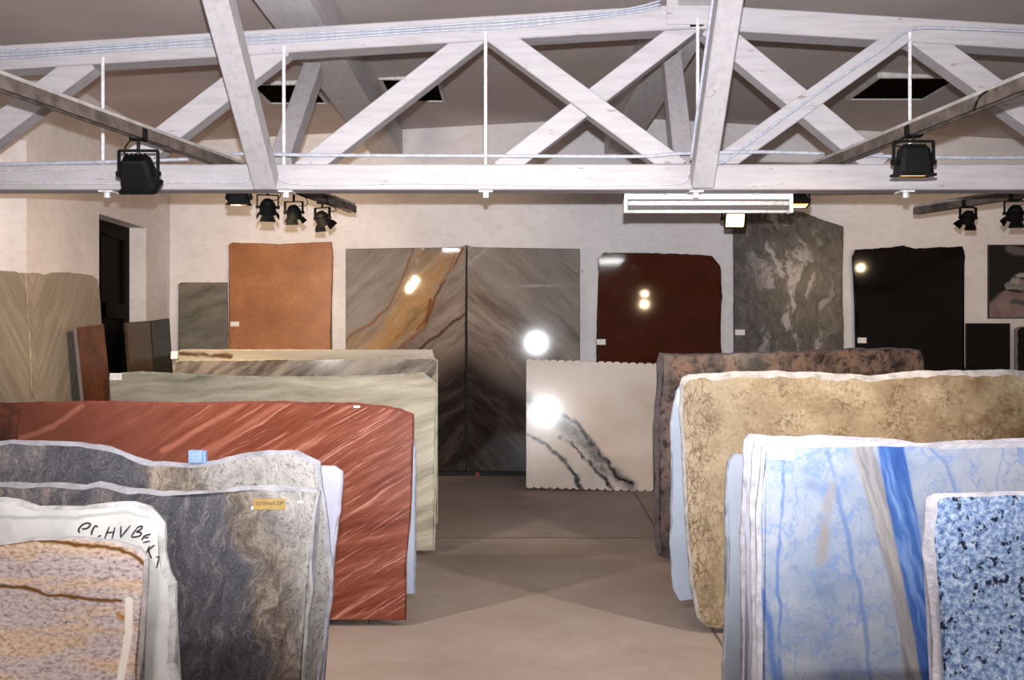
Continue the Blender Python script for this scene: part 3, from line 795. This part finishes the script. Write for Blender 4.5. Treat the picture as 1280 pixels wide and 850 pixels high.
def s_marble(b):
    b.bsdf.inputs['Coat Weight'].default_value = 0.15; b.bsdf.inputs['Coat Roughness'].default_value = 0.2
    w = b.warp(2.0, 0.22)
    n = b.noise(1.2, 5, 0.55, vec=w)
    col = b.ramp(n, [(0.3, (180, 163, 148)), (0.5, (197, 183, 172)), (0.7, (208, 197, 189))])
    warm = b.line([(690, 480), (740, 520), (800, 600)], 46, w, 0.95)
    col = b.mix(b.mul(warm, 0.25), col, (206, 170, 140))
    wd = b.warp(5, 0.16); g = b.noise(9, 5, 0.7)
    grey = b.line([(655, 500), (690, 520), (722, 545), (750, 575), (786, 606)], 15, b.warp(2.5, 0.2), 0.85)
    col = b.mix(b.mul(grey, b.sm(g, 0.3, 0.6, 0.35, 0.95)), col, (92, 88, 88))
    for p, h in (([(655, 544), (680, 556), (700, 572), (715, 590), (728, 612)], 4.5), ([(700, 545), (720, 560), (742, 585), (765, 607)], 4.0), ([(718, 525), (735, 548), (758, 578), (775, 598), (790, 606)], 4.5), ([(657, 500), (668, 503), (690, 512), (716, 528)], 4)):
        col = b.mix(b.mul(b.line(p, h, wd, 0.85), b.sm(g, 0.25, 0.5, 0.5, 1.0)), col, (34, 30, 34))
    return col
def s_brown(b):
    n = b.noise(3, 5); f = b.noise(34, 3, 0.75)
    col = b.ramp(f, [(0.32, (58, 25, 14)), (0.55, (72, 32, 18)), (0.72, (90, 42, 25))])
    b.bsdf.inputs['Roughness'].default_value = 0.06
    return b.mix(b.sm(n, 0.35, 0.65, 0.4, 0), col, (52, 22, 12))
def s_tall(b):
    w = b.warp(1.6, 0.5); w2 = b.warp(6, 0.12, vec=w)
    st = b.noise(3.4, 6, 0.7, vec=w2, sx=1.6, sy=0.6, rot=8); base = b.noise(9, 4, 0.6, vec=w2, sx=1.5, sy=0.7)
    col = b.ramp(base, [(0.3, (54, 50, 47)), (0.55, (86, 80, 75)), (0.75, (106, 99, 92))])
    core = b.line([(955, 255), (985, 320), (995, 370), (985, 420), (995, 470)], 62, b.warp(1.5, 0.3), 0.9)
    fl = b.mul(b.sm(st, 0.52, 0.62), b.add(b.mul(core, 0.85), 0.12))
    return b.mix(fl, col, (172, 162, 158))
def s_black(b):
    f = b.noise(30, 3)
    b.bsdf.inputs['Roughness'].default_value = 0.06; b.bsdf.inputs['Specular IOR Level'].default_value = 0.35
    return b.ramp(f, [(0.3, (9, 7, 6)), (0.7, (22, 17, 15))])
def s_darkred(b):
    f = b.noise(3, 5, 0.65, vec=b.warp(2, 0.4)); g = b.noise(12, 3)
    b.bsdf.inputs['Roughness'].default_value = 0.25
    return b.mix(b.sm(g, 0.35, 0.55, 0.5, 0), b.ramp(f, [(0.3, (44, 20, 12)), (0.5, (84, 40, 24)), (0.7, (112, 58, 34))]), (28, 14, 10))
def s_brownwall(b):
    f = b.noise(2.4, 5, 0.65, vec=b.warp(2, 0.4))
    return b.ramp(f, [(0.3, (42, 28, 18)), (0.5, (74, 50, 32)), (0.7, (96, 66, 42))])
def s_chevron(mir):
    def f(b):
        m = b.math('ABSOLUTE', b.sep(b.obj)[0]); z = b.sep(b.obj)[2]
        v = b.xyz(m, b.mul(z, -1.0), 0.0); b.P = v
        w = b.warp(1.2, 0.14)
        st = b.noise(1.0, 7, 0.66, vec=w, sx=2.0, sy=22, rot=52, off=3); st2 = b.noise(1.0, 3, 0.6, vec=w, sx=0.6, sy=2.5, rot=52)
        col = b.ramp(st, [(0.28, (128, 119, 106)), (0.48, (150, 141, 128)), (0.62, (164, 155, 142)), (0.76, (186, 174, 154))])
        b.bsdf.inputs['Roughness'].default_value = 0.35
        return b.mix(b.sm(st2, 0.45, 0.68, 0, 0.5), col, (124, 114, 104))
    return f
def s_multi(b):
    w = b.warp(2.0, 0.35)
    n = b.noise(2.6, 6, 0.68, vec=w, sx=1.6, sy=1.0, rot=-20); f = b.noise(8, 5, 0.7, vec=w)
    col = b.ramp(n, [(0.28, (24, 20, 20)), (0.42, (62, 50, 46)), (0.54, (104, 84, 72)), (0.64, (116, 84, 66)), (0.76, (150, 112, 92))])
    side = b.sm(b.X, 830, 850, 1, 0)
    col = b.mix(b.mul(side, 0.6), col, b.ramp(f, [(0.3, (36, 34, 38)), (0.6, (78, 72, 76)), (0.75, (112, 100, 98))]))
    return b.mix(b.sm(f, 0.36, 0.5, 0.8, 0), col, (22, 18, 17))
def s_beige(b):
    w = b.warp(2.2, 0.2); w2 = b.warp(7, 0.05, vec=w)
    n = b.noise(2.0, 6, 0.62, vec=w); f = b.noise(22, 4, 0.75, vec=w2); sp = b.noise(70, 2)
    col = b.ramp(n, [(0.3, (112, 95, 73)), (0.5, (138, 121, 96)), (0.7, (160, 144, 120))])
    col = b.mix(b.mul(b.sm(f, 0.38, 0.58, 0.85, 0), b.sm(b.noise(2.6, 5, 0.65, vec=w, off=11), 0.4, 0.62, 0.25, 1.0)), col, (76, 58, 38))
    cr = b.voro(10, b.warp(5, 0.14), 'DISTANCE_TO_EDGE', 1.0, 1.7, 0.5)
    leftc = b.sm(b.X, 868, 915, 1, 0.18)
    col = b.mix(b.mul(b.mul(b.sm(cr, 0.0, 0.09, 0.9, 0), b.sm(b.noise(3, 4, off=6), .3, .5)), leftc), col, (76, 56, 34))
    col = b.mix(b.line([(905, 440), (915, 560), (925, 640), (912, 720)], 22, b.warp(2, 0.3), 0.9, .45), col, (144, 131, 107))
    dk = b.mul(b.sm(b.X, 1080, 1240), b.sm(b.noise(1.4, 5, 0.7, vec=w, off=3), 0.42, 0.6))
    col = b.mix(b.mul(dk, 0.75), col, (86, 60, 36))
    return b.mix(b.sm(sp, 0.3, 0.45, 0.35, 0), col, (110, 86, 54))
def s_blue(b):
    w = b.warp(1.3, 0.5); w2 = b.warp(4.0, 0.1, vec=w); wl = b.warp(2.0, 0.16)
    n = b.noise(1.6, 5, 0.6, vec=w); 
    col = b.ramp(n, [(0.3, (118, 134, 162)), (0.45, (144, 155, 176)), (0.6, (162, 168, 182)), (0.75, (178, 180, 188))])
    col = b.mix(b.sm(b.X, 1160, 1240, 0, 0.6), col, (176, 176, 186))
    v1 = b.noise(1.5, 3, 0.55, vec=w2, sx=1.3, sy=0.7); l1 = b.sm(b.math('ABSOLUTE', b.math('SUBTRACT', v1, 0.5)), 0.0, 0.022, 0.6, 0)
    col = b.mix(l1, col, (112, 140, 190))
    v2 = b.noise(3.2, 3, 0.55, vec=w2, sx=1.2, sy=0.8, off=5); l2 = b.sm(b.math('ABSOLUTE', b.math('SUBTRACT', v2, 0.52)), 0.0, 0.016, 0.5, 0)
    col = b.mix(l2, col, (104, 128, 174))
    for p, h, c, a in (([(985, 560), (978, 640), (972, 700), (970, 860)], 3.5, (88, 118, 176), .8), ([(1040, 565), (1052, 620), (1060, 680), (1075, 760), (1085, 860)], 5, (96, 122, 172), .7),
                       ([(1168, 560), (1190, 585), (1200, 615), (1215, 700)], 3.5, (112, 134, 176), .8), ([(1260, 560), (1252, 600), (1256, 660)], 3.0, (140, 152, 184), .7),
                       ([(950, 740), (960, 800), (965, 860)], 8, (78, 110, 172), .85)):
        col = b.mix(b.mul(b.line(p, h, wl, 0.8), a), col, c)
    fib = b.noise(1.0, 5, 0.65, vec=wl, sx=9, sy=0.8, rot=14)
    feather = b.line([(1042, 610), (1034, 655), (1026, 705)], 11, b.warp(1.5, 0.06), 0.8)
    col = b.mix(b.mul(feather, b.sm(fib, 0.4, 0.6, 0.2, 0.9)), col, (150, 142, 138))
    taupe = b.line([(1078, 545), (1092, 590), (1108, 660), (1124, 730), (1134, 800), (1140, 870)], 16, b.warp(1.5, 0.06), 0.35)
    col = b.mix(taupe, col, b.ramp(fib, [(0.3, (112, 110, 116)), (0.5, (150, 146, 148)), (0.7, (176, 168, 162))]))
    deep = b.line([(1118, 545), (1124, 590), (1134, 660), (1146, 740), (1156, 800), (1164, 870)], 19, b.warp(1.5, 0.06), 0.25)
    col = b.mix(deep, col, b.ramp(fib, [(0.3, (42, 72, 136)), (0.5, (70, 104, 168)), (0.7, (122, 150, 200))]))
    return col
def s_bluegranite(b):
    v = b.warp(8, 0.06)
    a = b.noise(14, 4, 0.7, vec=v); c = b.noise(9, 3, 0.6, vec=v, off=4); k = b.noise(8, 3, 0.6, vec=v, sx=1.2, off=9)
    col = b.ramp(a, [(0.32, (72, 92, 136)), (0.44, (108, 132, 176)), (0.54, (150, 172, 206)), (0.64, (188, 202, 224)), (0.75, (216, 224, 236))])
    col = b.mix(b.sm(c, 0.58, 0.66, 0, 0.6), col, (198, 212, 236))
    return b.mix(b.sm(k, 0.575, 0.63, 0, 0.95), col, (18, 22, 44))

# --- back wall slabs
BW = 12.6
g = 'stone slabs'
slab('stone_slab', 'grey slab standing left of the orange slab at the back wall', [(223, 355), (226, 353), (284, 353), (285, None), (222, None)], BW, 1, face=s_grey, jit=.004, edge=(120, 114, 104), seed=1)
S = slab('stone_slab', 'orange brown slab on the back wall under the three spotlights', [(286, 306), (290, 303), (350, 305), (414, 302), (416, 320), (413, 420), (415, None), (285, None)], BW - .03, 1, face=s_orange, edge=(150, 104, 74), seed=2)
price(S, 288, 402, 299, 408)
slab('stone_slab', 'left half of the mirrored grey and tan slab pair on the back wall', [(432, 311), (575, 309), (582.9, 306), (582.9, None), (432, None)], 12.45, .6, -1.4, ref=583, zb=.06, face=s_book(False), jit=.0, edge=(26, 25, 29), seed=3, rim=(0.002, .002, .010), rough=0.04)
slab('stone_slab', 'right half of the mirrored grey slab pair, with a bright flash reflection', [(583.1, 306), (590, 309), (725, 311), (725, None), (583.1, None)], 12.45, .6, -1.4, ref=583, zb=.06, face=s_book(True), jit=.0, edge=(26, 25, 29), seed=4, rim=(0.002, .010, .002), rough=0.045)
S = slab('stone_slab', 'polished dark brown slab with rounded top corners on the back wall', [(748, 324), (755, 316), (800, 316), (850, 317), (890, 320), (901, 332), (903, 370), (900, 400), (902, 440), (898, None), (745, None), (746, 400), (748, 360)], BW, 1.2, -.4, face=s_brown, edge=(72, 44, 32), seed=5, jit=.008)
price(S, 746, 424, 757, 431)
S = slab('stone_slab', 'tallest slab on the back wall, dark grey with whitish flame veins', [(917, 262), (960, 262), (1003, 265), (1030, 275), (1055, 283), (1054, 330), (1052, 360), (1055, 400), (1055, None), (918, None)], BW, .8, face=s_tall, edge=(92, 86, 82), seed=6, rough=.35)
price(S, 919, 412, 931, 419)
S = slab('stone_slab', 'pure black slab with wavy edges on the back wall at right', [(1066, 320), (1070, 312), (1100, 310), (1130, 307), (1145, 310), (1180, 309), (1204, 308), (1207, 320), (1205, 345), (1204, 400), (1206, 445), (1206, None), (1072, None), (1070, 412), (1074, 400), (1069, 380), (1070, 355), (1067, 340)], BW, 1.2, 1, face=s_black, edge=(46, 42, 44), seed=7, jit=.01)
price(S, 1072, 422, 1083, 429)
slab('stone_slab', 'small dark square slab below the framed picture at right', [(1208, 404), (1263, 404), (1263, None), (1208, None)], BW - .04, 1, face=s_black, jit=.002, edge=(46, 42, 40), seed=8)
slab('stone_slab', 'dark slab cut off by the right picture edge, below the picture', [(1269, 411), (1275, 408), (1330, 408), (1330, None), (1269, None)], BW - .04, 1, face=s_black, jit=.003, edge=(120, 112, 108), rim=(.01, .03, .01), seed=9)

# picture of a quarry on the back wall
def quarry():
    b = B('quarry_print', 0.35)
    x, y, z = b.sep(b.obj)
    def P(px, py): return (px / 100.0, py / 100.0)
    s = F / 12.73
    X = b.math('MULTIPLY_ADD', x, s); X.node.inputs[2].default_value = 1275.0
    Y = b.math('MULTIPLY_ADD', z, -s); Y.node.inputs[2].default_value = 398.0
    b.P = b.xyz(b.mul(X, .01), b.mul(Y, .01), 0.0)
    w = b.warp(5, .08); wx, wy, _ = b.sep(w)
    n = b.noise(8, 4)
    col = b.ramp(n, [(.3, (112, 92, 92)), (.7, (146, 122, 120))])
    dark = b.sm(b.add(wy, b.mul(wx, 0.75)), 13.02, 13.10, 1, 0)
    col = b.mix(dark, col, (12, 11, 11))
    col = b.mix(b.line([(1262, 310), (1270, 314), (1300, 318)], 7, w, .6), col, (96, 84, 84))
    for p, h, c in (([(1262, 360), (1275, 345), (1290, 345)], 6, (150, 146, 138)), ([(1258, 356), (1275, 358), (1300, 360)], 3.5, (116, 120, 120)), ([(1258, 362), (1300, 366)], 3, (44, 44, 46)), ([(1266, 377), (1300, 380)], 4, (72, 76, 78)), ([(1266, 347), (1300, 350)], 2, (40, 40, 40))):
        col = b.mix(b.line(p, h, w, .5), col, c)
    return b.done(col)
a, b_ = W(1235, 398, 12.73), W(1318, 306, 12.73)
pic = thing('framed_picture', 'dark landscape picture on the back wall at the right edge', 'picture', (W(1275, 398, 12.73).x, 12.73, a.z))
obj('print', box((a.x + .01, 12.728, a.z + .01), (b_.x - .01, 12.738, b_.z - .01)), quarry(), pic)
bm = bmesh.new()
for lo, hi in (((a.x, a.z), (b_.x, a.z + .012)), ((a.x, b_.z - .012), (b_.x, b_.z)), ((a.x, a.z + .012), (a.x + .012, b_.z - .012)), ((b_.x - .012, a.z + .012), (b_.x, b_.z - .012))):
    add_box(bm, (lo[0], 12.72, lo[1]), (hi[0], 12.749, hi[1]))
obj('frame', bm, plain('thin_dark_frame', (40, 34, 34)), pic)

# --- left wall slabs (leaning against the left wall)
slab('stone_slab', 'cream veined slab on the left wall, cut off by the left picture edge', [(31, 341), (0, 338), (-60, 337), (-50, None), (48, None)], 9.0, 3.7, 90, zb=.03, X=-4.19, face=s_chevron(True), edge=(170, 156, 134), seed=20, jit=.012)
slab('stone_slab', 'cream veined slab on the left wall between window edge and door', [(33, 341), (60, 343), (75, 340), (100, 342), (115, 344), (123, 349), (125, 370), (142, None), (49.5, None)], 9.0, 3.7, 90, zb=.03, X=-4.19, face=s_chevron(False), edge=(170, 156, 134), seed=21, jit=.012)
slab('stone_slab', 'narrow dark red slab leaning in front of the black doorway', [(95, 409), (130, 405), (153, None), (119, None)], 10.2, 6, 90, zb=.03, X=-3.98, face=s_darkred, edge=(120, 112, 110), seed=22, jit=.003, rough=.3)
slab('stone_slab', 'brown slab leaning under the pale door reveal on the left wall', [(158, 403), (187.5, 401), (202, None), (173, None)], 11.2, 4.5, 90, zb=.03, X=-4.12, face=s_brownwall, edge=(70, 54, 42), seed=23, jit=.003)
slab('stone_slab', 'nearly black slab leaning in the corner beside the brown one', [(188.5, 401), (212, 398), (225, None), (203, None)], 11.9, 4.5, 90, zb=.03, X=-4.12, face=s_black, edge=(46, 40, 36), seed=24, jit=.003)

# --- white scalloped slab
def scallop(x0, x1, y0, y1, per, amp, up):
    out = []; n = int((x1 - x0) / per)
    for k in range(n):
        for q, h in ((0.0, 0), (0.2, .85), (0.5, 1), (0.8, .85)):
            t = (k + q) / n; out.append((x0 + (x1 - x0) * t, y0 + (y1 - y0) * t - up * amp * h))
    return out + [(x1, y1)]
pts = scallop(657.5, 836, 450, 456.5, 9.5, 2.2, 1) + [(836, 614)] + list(reversed(scallop(657.5, 836, 608, 613, 9.5, 2.4, -1)))[1:]
slab('stone_slab', 'cream white slab with scalloped edges and black veins in mid floor', pts, 11.23, 4.6, -1.9, ref=740, zb=.03, thick=.03, face=s_marble, jit=.003, step=.012, edge=(150, 136, 126), seed=30, rim=(.001, .001, .001), rough=.05)

# --- left stacks
slab('stone_slab', 'cream slab edge rising at the rear of the farthest left stack', [(222, 440), (225, 437), (540, 437), (543, 447), (543, None), (224, None)], 9.75, -6, face=s_cream, edge=(196, 182, 160), seed=40, jit=.003, rough=.4)
S = slab('stone_slab', 'grey brown diagonally streaked slab in front of the cream one, far left stack', [(215, 462), (218, 451), (224, 449), (300, 449), (420, 447.5), (541, 446.5), (547, 450), (547, None), (215, None)], 9.0, 7, face=s_streak, edge=(190, 176, 154), rim=(.012, .02, .006), seed=41, jit=.004)
price(S, 213.5, 439, 222.5, 448.5)
S = slab('stone_slab', 'pale green slab with clipped corner behind the red slab', [(136, 474), (150, 466), (175, 464), (220, 466), (300, 470), (400, 470), (480, 468), (515, 466), (528, 465), (547, 480), (546, 580), (543.5, None), (138, None)], 7.84, 7, face=s_green, edge=(158, 158, 140), rim=(.012, .01, .014), seed=42, jit=.005)
price(S, 137, 466.5, 152.5, 475)
slab('stone_slab', 'bluish raw back of a slab showing past the red slab edge', [(150, 535), (505, 532), (517, 545), (519.5, 560), (519, 740), (519, None), (150, None)], 6.5, -5, face=raw((172, 180, 196)), edge=(160, 166, 180), seed=43)
slab('stone_slab', 'dark red slab end at the left picture edge behind the red slab', [(-90, 504), (0, 503), (45, 503.5), (45, None), (-90, None)], 6.02, 8, face=s_darkred, edge=(96, 50, 40), seed=44)
S = slab('stone_slab', 'large red slab with pale diagonal streaks in the left row', [(21, 540), (24, 506), (30, 503), (100, 500.5), (240, 502.5), (330, 500.5), (440, 503), (480, 506), (500, 510), (517, 517), (516, 560), (513, 650), (507, 705), (507.5, None), (20, None)], 5.9, 8, face=s_red, edge=(112, 58, 48), rim=(.016, .006, .004), seed=45)
price(S, 442, 507, 450, 509.5)
slab('stone_slab', 'smooth lilac slab back showing right of the two grey gneiss slabs', [(200, 592), (395, 582), (418, 583), (427, 590), (428, 605), (423, 650), (417, 700), (411, 760), (402, 850), (396, None), (200, None)], 3.66, 7, face=raw((158, 154, 168)), edge=(160, 156, 168), seed=46)
S2B = slab('stone_slab', 'rear grey gneiss slab carrying the small blue block on its top', [(-90, 556), (0, 551), (40, 550), (100, 552), (135, 558), (165, 570), (190, 577), (230, 579), (270, 575), (300, 566), (335, 563), (370, 563), (385, 570), (400, 576), (403, 610), (408, 640), (413, 690), (416, 725), (408, 790), (398, 850), (390, None), (-90, None)], 3.5, 7, face=gneiss(35, 115, -0.25, 2.0), edge=(146, 144, 150), rim=(.014, .004, .008), seed=47, rough=.3)
S2A = slab('stone_slab', 'front grey gneiss slab with slate swirls and a brass coloured name tag', [(-90, 606), (0, 603), (60, 603), (105, 606), (122, 602), (150, 608), (200, 614), (280, 612), (300, 607), (340, 606), (392, 610), (400, 614), (394, 640), (389, 700), (390, 740), (384, 780), (377, 850), (372, None), (-90, None)], 3.4, 7, face=gneiss(108, 158, -0.28, 0.0), edge=(152, 150, 153), rim=(.015, .004, .006), seed=48, rough=.3)
price(S2A, 372, 626, 379, 629)
price(S2A, 314, 633, 319, 636.5)
BRASS = plain('tag_card', (142, 112, 48), 0.5)
tg = price(S2A, 317, 623.5, 357, 637, BRASS, 'name_tag', off=.001)
tg['label'] = 'brass coloured name tag with dark lettering'
INK = plain('dark_ink', (34, 28, 30), 0.6)
cu = bpy.data.curves.new('lettering', 'FONT'); cu.body = 'TETERNA ZM'; cu.size = 0.026; cu.extrude = 0.0006; cu.align_x = 'CENTER'; cu.align_y = 'CENTER'
tmp = bpy.data.objects.new('tmp', cu); COL.objects.link(tmp); bpy.context.view_layer.update()
me = bpy.data.meshes.new_from_object(tmp.evaluated_get(bpy.context.evaluated_depsgraph_get())); bpy.data.objects.remove(tmp)
c0, c1 = S2A[1].uv(318, 634), S2A[1].uv(356, 625)
wdt = max(v.co.x for v in me.vertices) - min(v.co.x for v in me.vertices)
k = (c1.x - c0.x) * .92 / wdt
me.transform(Matrix.Translation(((c0.x + c1.x) / 2, -.0048, (c0.y + c1.y) / 2)) @ Matrix.Rotation(R(-1.5), 4, 'Y') @ Matrix.Rotation(R(90), 4, 'X') @ Matrix.Diagonal((k, k, 1, 1)))
me.materials.clear(); me.materials.append(INK)
lt = bpy.data.objects.new('lettering', me); COL.objects.link(lt); lt.parent = tg

S1W = slab('stone_slab', 'white raw slab with black handwriting behind the pink banded slab', [(-90, 630), (0, 622), (20, 624), (45, 632), (100, 632), (135, 627), (165, 627), (185, 633), (195, 645), (203, 655), (205, 690), (210, 715), (217, 730), (217, 790), (215, 830), (222, 850), (226, None), (-90, None)], 2.80, 7, face=s_white, edge=(192, 190, 188), rim=(.012, .004, .012), seed=49)
def stroke(bm, pl, pts, wd=0.0048):
    q = [pl.uv(80 + x / 6.07, 580 + y / 6.07) for x, y in pts]
    q = [Vector((p.x, p.y, 0)) for p in q]; q = curve_pts(q, 4) if len(q) > 2 else [q[0], q[0].lerp(q[1], .5), q[1]]
    L = []
    for i, p in enumerate(q):
        t = (q[min(i + 1, len(q) - 1)] - q[max(i - 1, 0)]).normalized(); nn = Vector((-t.y, t.x, 0))
        e = wd * (0.55 if i in (0, len(q) - 1) else 1.0) / 2 * 2
        L.append([bm.verts.new((p + nn * s * e).xzy * Vector((1, 1, 1)) if False else ((p + nn * s * e).x, -.0022 if j else -.0008, (p + nn * s * e).y)) for s, j in ((-.5, 1), (.5, 1), (.5, 0), (-.5, 0))])
    for a, b_ in zip(L, L[1:]):
        for k in range(4): bm.faces.new((a[k], a[(k + 1) % 4], b_[(k + 1) % 4], b_[k]))
    bm.faces.new(L[0]); bm.faces.new(list(reversed(L[-1])))
bm = bmesh.new()
for st in ([(120, 522), (113, 495), (145, 458), (185, 448), (202, 462), (175, 488), (138, 492)], [(258, 478), (238, 470), (216, 505), (209, 538)], [(258, 550), (282, 542)],
           [(345, 475), (308, 568)], [(388, 480), (366, 565)], [(325, 522), (378, 516)], [(433, 470), (431, 555)], [(431, 557), (505, 466)], [(555, 485), (510, 552)],
           [(553, 485), (590, 470), (590, 490), (548, 516)], [(548, 516), (584, 520), (574, 546), (514, 556)], [(660, 532), (615, 545), (590, 578)], [(612, 560), (645, 556)], [(600, 596), (655, 584)],
           [(650, 622), (625, 680)], [(690, 615), (645, 655), (666, 716)], [(700, 705), (726, 704)], [(724, 704), (704, 790)]):
    stroke(bm, S1W[1], st)
obj('handwriting', bm, INK, S1W[0], local=True)
slab('stone_slab', 'pink and peach banded slab at the front left corner', [(-90, 686), (0, 679), (40, 673), (90, 671), (140, 675), (172, 683), (184, 698), (182, 740), (177, 790), (171, 850), (167, None), (-90, None)], 2.74, 7, face=s_pink, edge=(186, 178, 178), rim=(.003, .003, .008), seed=50, jit=.004, thick=.025)

# blue block on the grey slab
BLUEF = plain('pale_blue_foam', (122, 142, 176), 0.8)
pl = S2B[1]; a = pl.uv(235, 579.3); b_ = pl.uv(257, 562)
p = pl.O + pl.U * ((a.x + b_.x) / 2) + pl.V * a.y
bm = bmesh.new(); hw = (b_.x - a.x) / 2; add_box(bm, (-hw, -.001, 0), (hw * .65, .03, b_.y - a.y - .003), .003); add_box(bm, (hw * .65, .004, 0), (hw, .03, b_.y - a.y - .006), .002)
o = obj('spacer_block', bm, BLUEF); o.location = p; tag(o, 'small pale blue block on top of the rear grey slab', 'block')

# --- right stacks
slab('stone_slab', 'dark multicoloured brown slab with pink patches, rear of the right row', [(821, 452), (825, 440), (840, 442), (900, 441), (1000, 438), (1060, 435), (1130, 434), (1152, 437), (1156, 450), (1158, None), (836, None), (824, 694), (819, 680), (818, 640), (820, 600), (816, 560), (818, 515), (823, 480)], 7.55, 7, face=s_multi, edge=(78, 70, 72), rim=(.012, .035, .01), seed=60, jit=.012)
slab('stone_slab', 'pale blue raw back of a slab behind the beige slab', [(1050, 480), (852, 480), (846, 490), (842, 505), (838, 530), (840, 600), (838, 680), (841, 735), (850, 752), (866, None), (1050, None)], 6.33, -5, zb=.05, face=raw((168, 178, 194)), edge=(164, 172, 186), seed=61)
slab('stone_slab', 'large beige slab with brown cracks and a whitish upper rim', [(850, 480), (853, 471), (862, 467), (900, 465), (960, 462.5), (1020, 465), (1090, 468.5), (1150, 462), (1200, 463), (1240, 461.5), (1300, 463), (1400, 465), (1400, None), (905, None), (885, 784), (872, 773), (868, 755), (862, 720), (857, 650), (853, 560), (850, 520)], 5.75, 7, zb=.03, face=s_beige, edge=(160, 154, 150), rim=(.035, .015, .01), seed=62, jit=.008, rough=.3)
slab('stone_slab', 'raw grey slab at the rear left of the blue marble stack', [(908, 600), (912, 577), (918, 567), (931, 568), (1100, 570), (1100, None), (903, None), (905, 800), (910, 720), (907, 650)], 3.82, 7, face=raw((146, 151, 162)), edge=(140, 144, 152), seed=63, jit=.008)
slab('stone_slab', 'lilac white slab topping the blue marble stack', [(930, 580), (932, 550), (937, 543), (950, 542.5), (1000, 546), (1060, 545), (1100, 547), (1150, 553), (1220, 551), (1290, 548), (1400, 548), (1400, None), (926, None), (930, 800), (927, 700), (929, 620)], 3.70, 7, face=raw((170, 168, 182)), edge=(174, 170, 180), rim=(.012, .012, .01), seed=64, jit=.007)
slab('stone_slab', 'white edged slab between the lilac slab and the blue marble front', [(939, 620), (941, 570), (946, 553), (990, 552), (1100, 551), (1200, 556), (1300, 553), (1400, 553), (1400, None), (939, None), (943, 800), (940, 700)], 3.62, 7, face=raw((190, 188, 194)), edge=(188, 186, 192), rim=(.008, .012, .01), seed=65, jit=.005)
S = slab('stone_slab', 'pale blue marble slab with a deep blue band and a white label', [(946, 640), (952, 575), (955, 558), (1000, 556.5), (1055, 556), (1100, 555), (1200, 558), (1300, 556), (1400, 556), (1400, None), (948, None), (949, 850), (947, 760), (948, 700)], 3.54, 7, face=s_blue, edge=(184, 184, 194), rim=(.006, .012, .01), seed=66, jit=.005, rough=.25)
price(S, 960, 559, 993, 575)
slab('stone_slab', 'blue speckled granite slab with white rim at the front right corner', [(1158, 690), (1160, 640), (1163, 623), (1172, 617), (1200, 616), (1300, 614), (1400, 613), (1400, None), (1172, None), (1171, 850), (1168, 760), (1163, 720)], 2.75, 7, face=s_bluegranite, edge=(196, 194, 204), rim=(.008, .022, .01), seed=67, jit=.005, rough=.3)

# ------------------------------------------------------------------ racks behind and under the slabs
RACK = plain('rack_timber', (96, 78, 62), 0.8)
def rack(x0, x1, df, db, h, label, one_sided=False):
    """timber A-frame: feet from the front slab to the rear one, two leaning posts per side, a ridge"""
    t = thing('slab_rack', label, 'rack', ((x0 + x1) / 2, (df + db) / 2, 0))
    m = (df + db) / 2 if not one_sided else db
    for x in (x0, x1):
        obj('foot', box((x - .04, df - .0, 0), (x + .04, db + .0, .03)), RACK, t)
        for y, yt in ((df, m - .02), (db, m + .02)):
            s = 1 if y == df else -1
            obj('post', beam((x, y + s * .09, .03), (x, yt + s * .0, h), .06, .05), RACK, t)
    obj('ridge', box((x0 - .08, m - .02, h - .05), (x1 + .08, m + .02, h + .02)), RACK, t)
rack(-2.6, -0.9, 5.95, 6.48, 1.05, 'timber rack hidden behind the red slab')
rack(-2.7, -0.9, 7.9, 8.4, 1.1, 'timber rack hidden behind the pale green slab')
rack(-2.6, -0.9, 9.05, 9.7, 1.2, 'timber rack hidden behind the streaked slab')
rack(0.45, 1.4, 11.28, 11.7, 1.2, 'timber rack hidden behind the cream white slab')
rack(1.6, 2.8, 7.6, 8.1, 1.2, 'timber rack hidden behind the multicoloured slab')
rack(1.5, 3.2, 5.8, 6.3, 1.05, 'timber rack hidden behind the beige slab')
rack(-2.0, -0.95, 3.44, 4.1, 0.9, 'timber rack hidden behind the grey gneiss slabs')
rack(1.2, 2.2, 3.6, 4.3, 0.9, 'timber rack hidden behind the blue marble stack')
rack(-1.55, -1.15, 2.78, 3.2, 0.8, 'timber rack hidden behind the white slab')
rack(1.4, 1.7, 2.8, 3.2, 0.8, 'timber rack hidden behind the speckled blue slab')
# small blocks under the mirrored pair
for x, lab in ((597, 'small reddish wooden block under the right mirrored slab'), (470, 'wooden block under the left mirrored slab')):
    p = W(x, 590, 12.45)
    tag(recenter(obj('wooden_block', box((p.x - .03, 12.38, 0), (p.x + .03, 12.465, .055), .004), plain('block_wood_%d' % x, (112, 52, 34), .7))), lab, 'block')
o = obj('gap_shade_strip', box((W(436, 0, 12.45).x, 12.47, 0.0), (W(722, 0, 12.45).x, 12.58, 0.055), .003), plain('gap_shade_black', (16, 13, 12), .8))  # black strip added to darken the gap below the slabs
tag(recenter(o), 'black strip added as shade in the gap under the mirrored slab pair', 'shade strip')
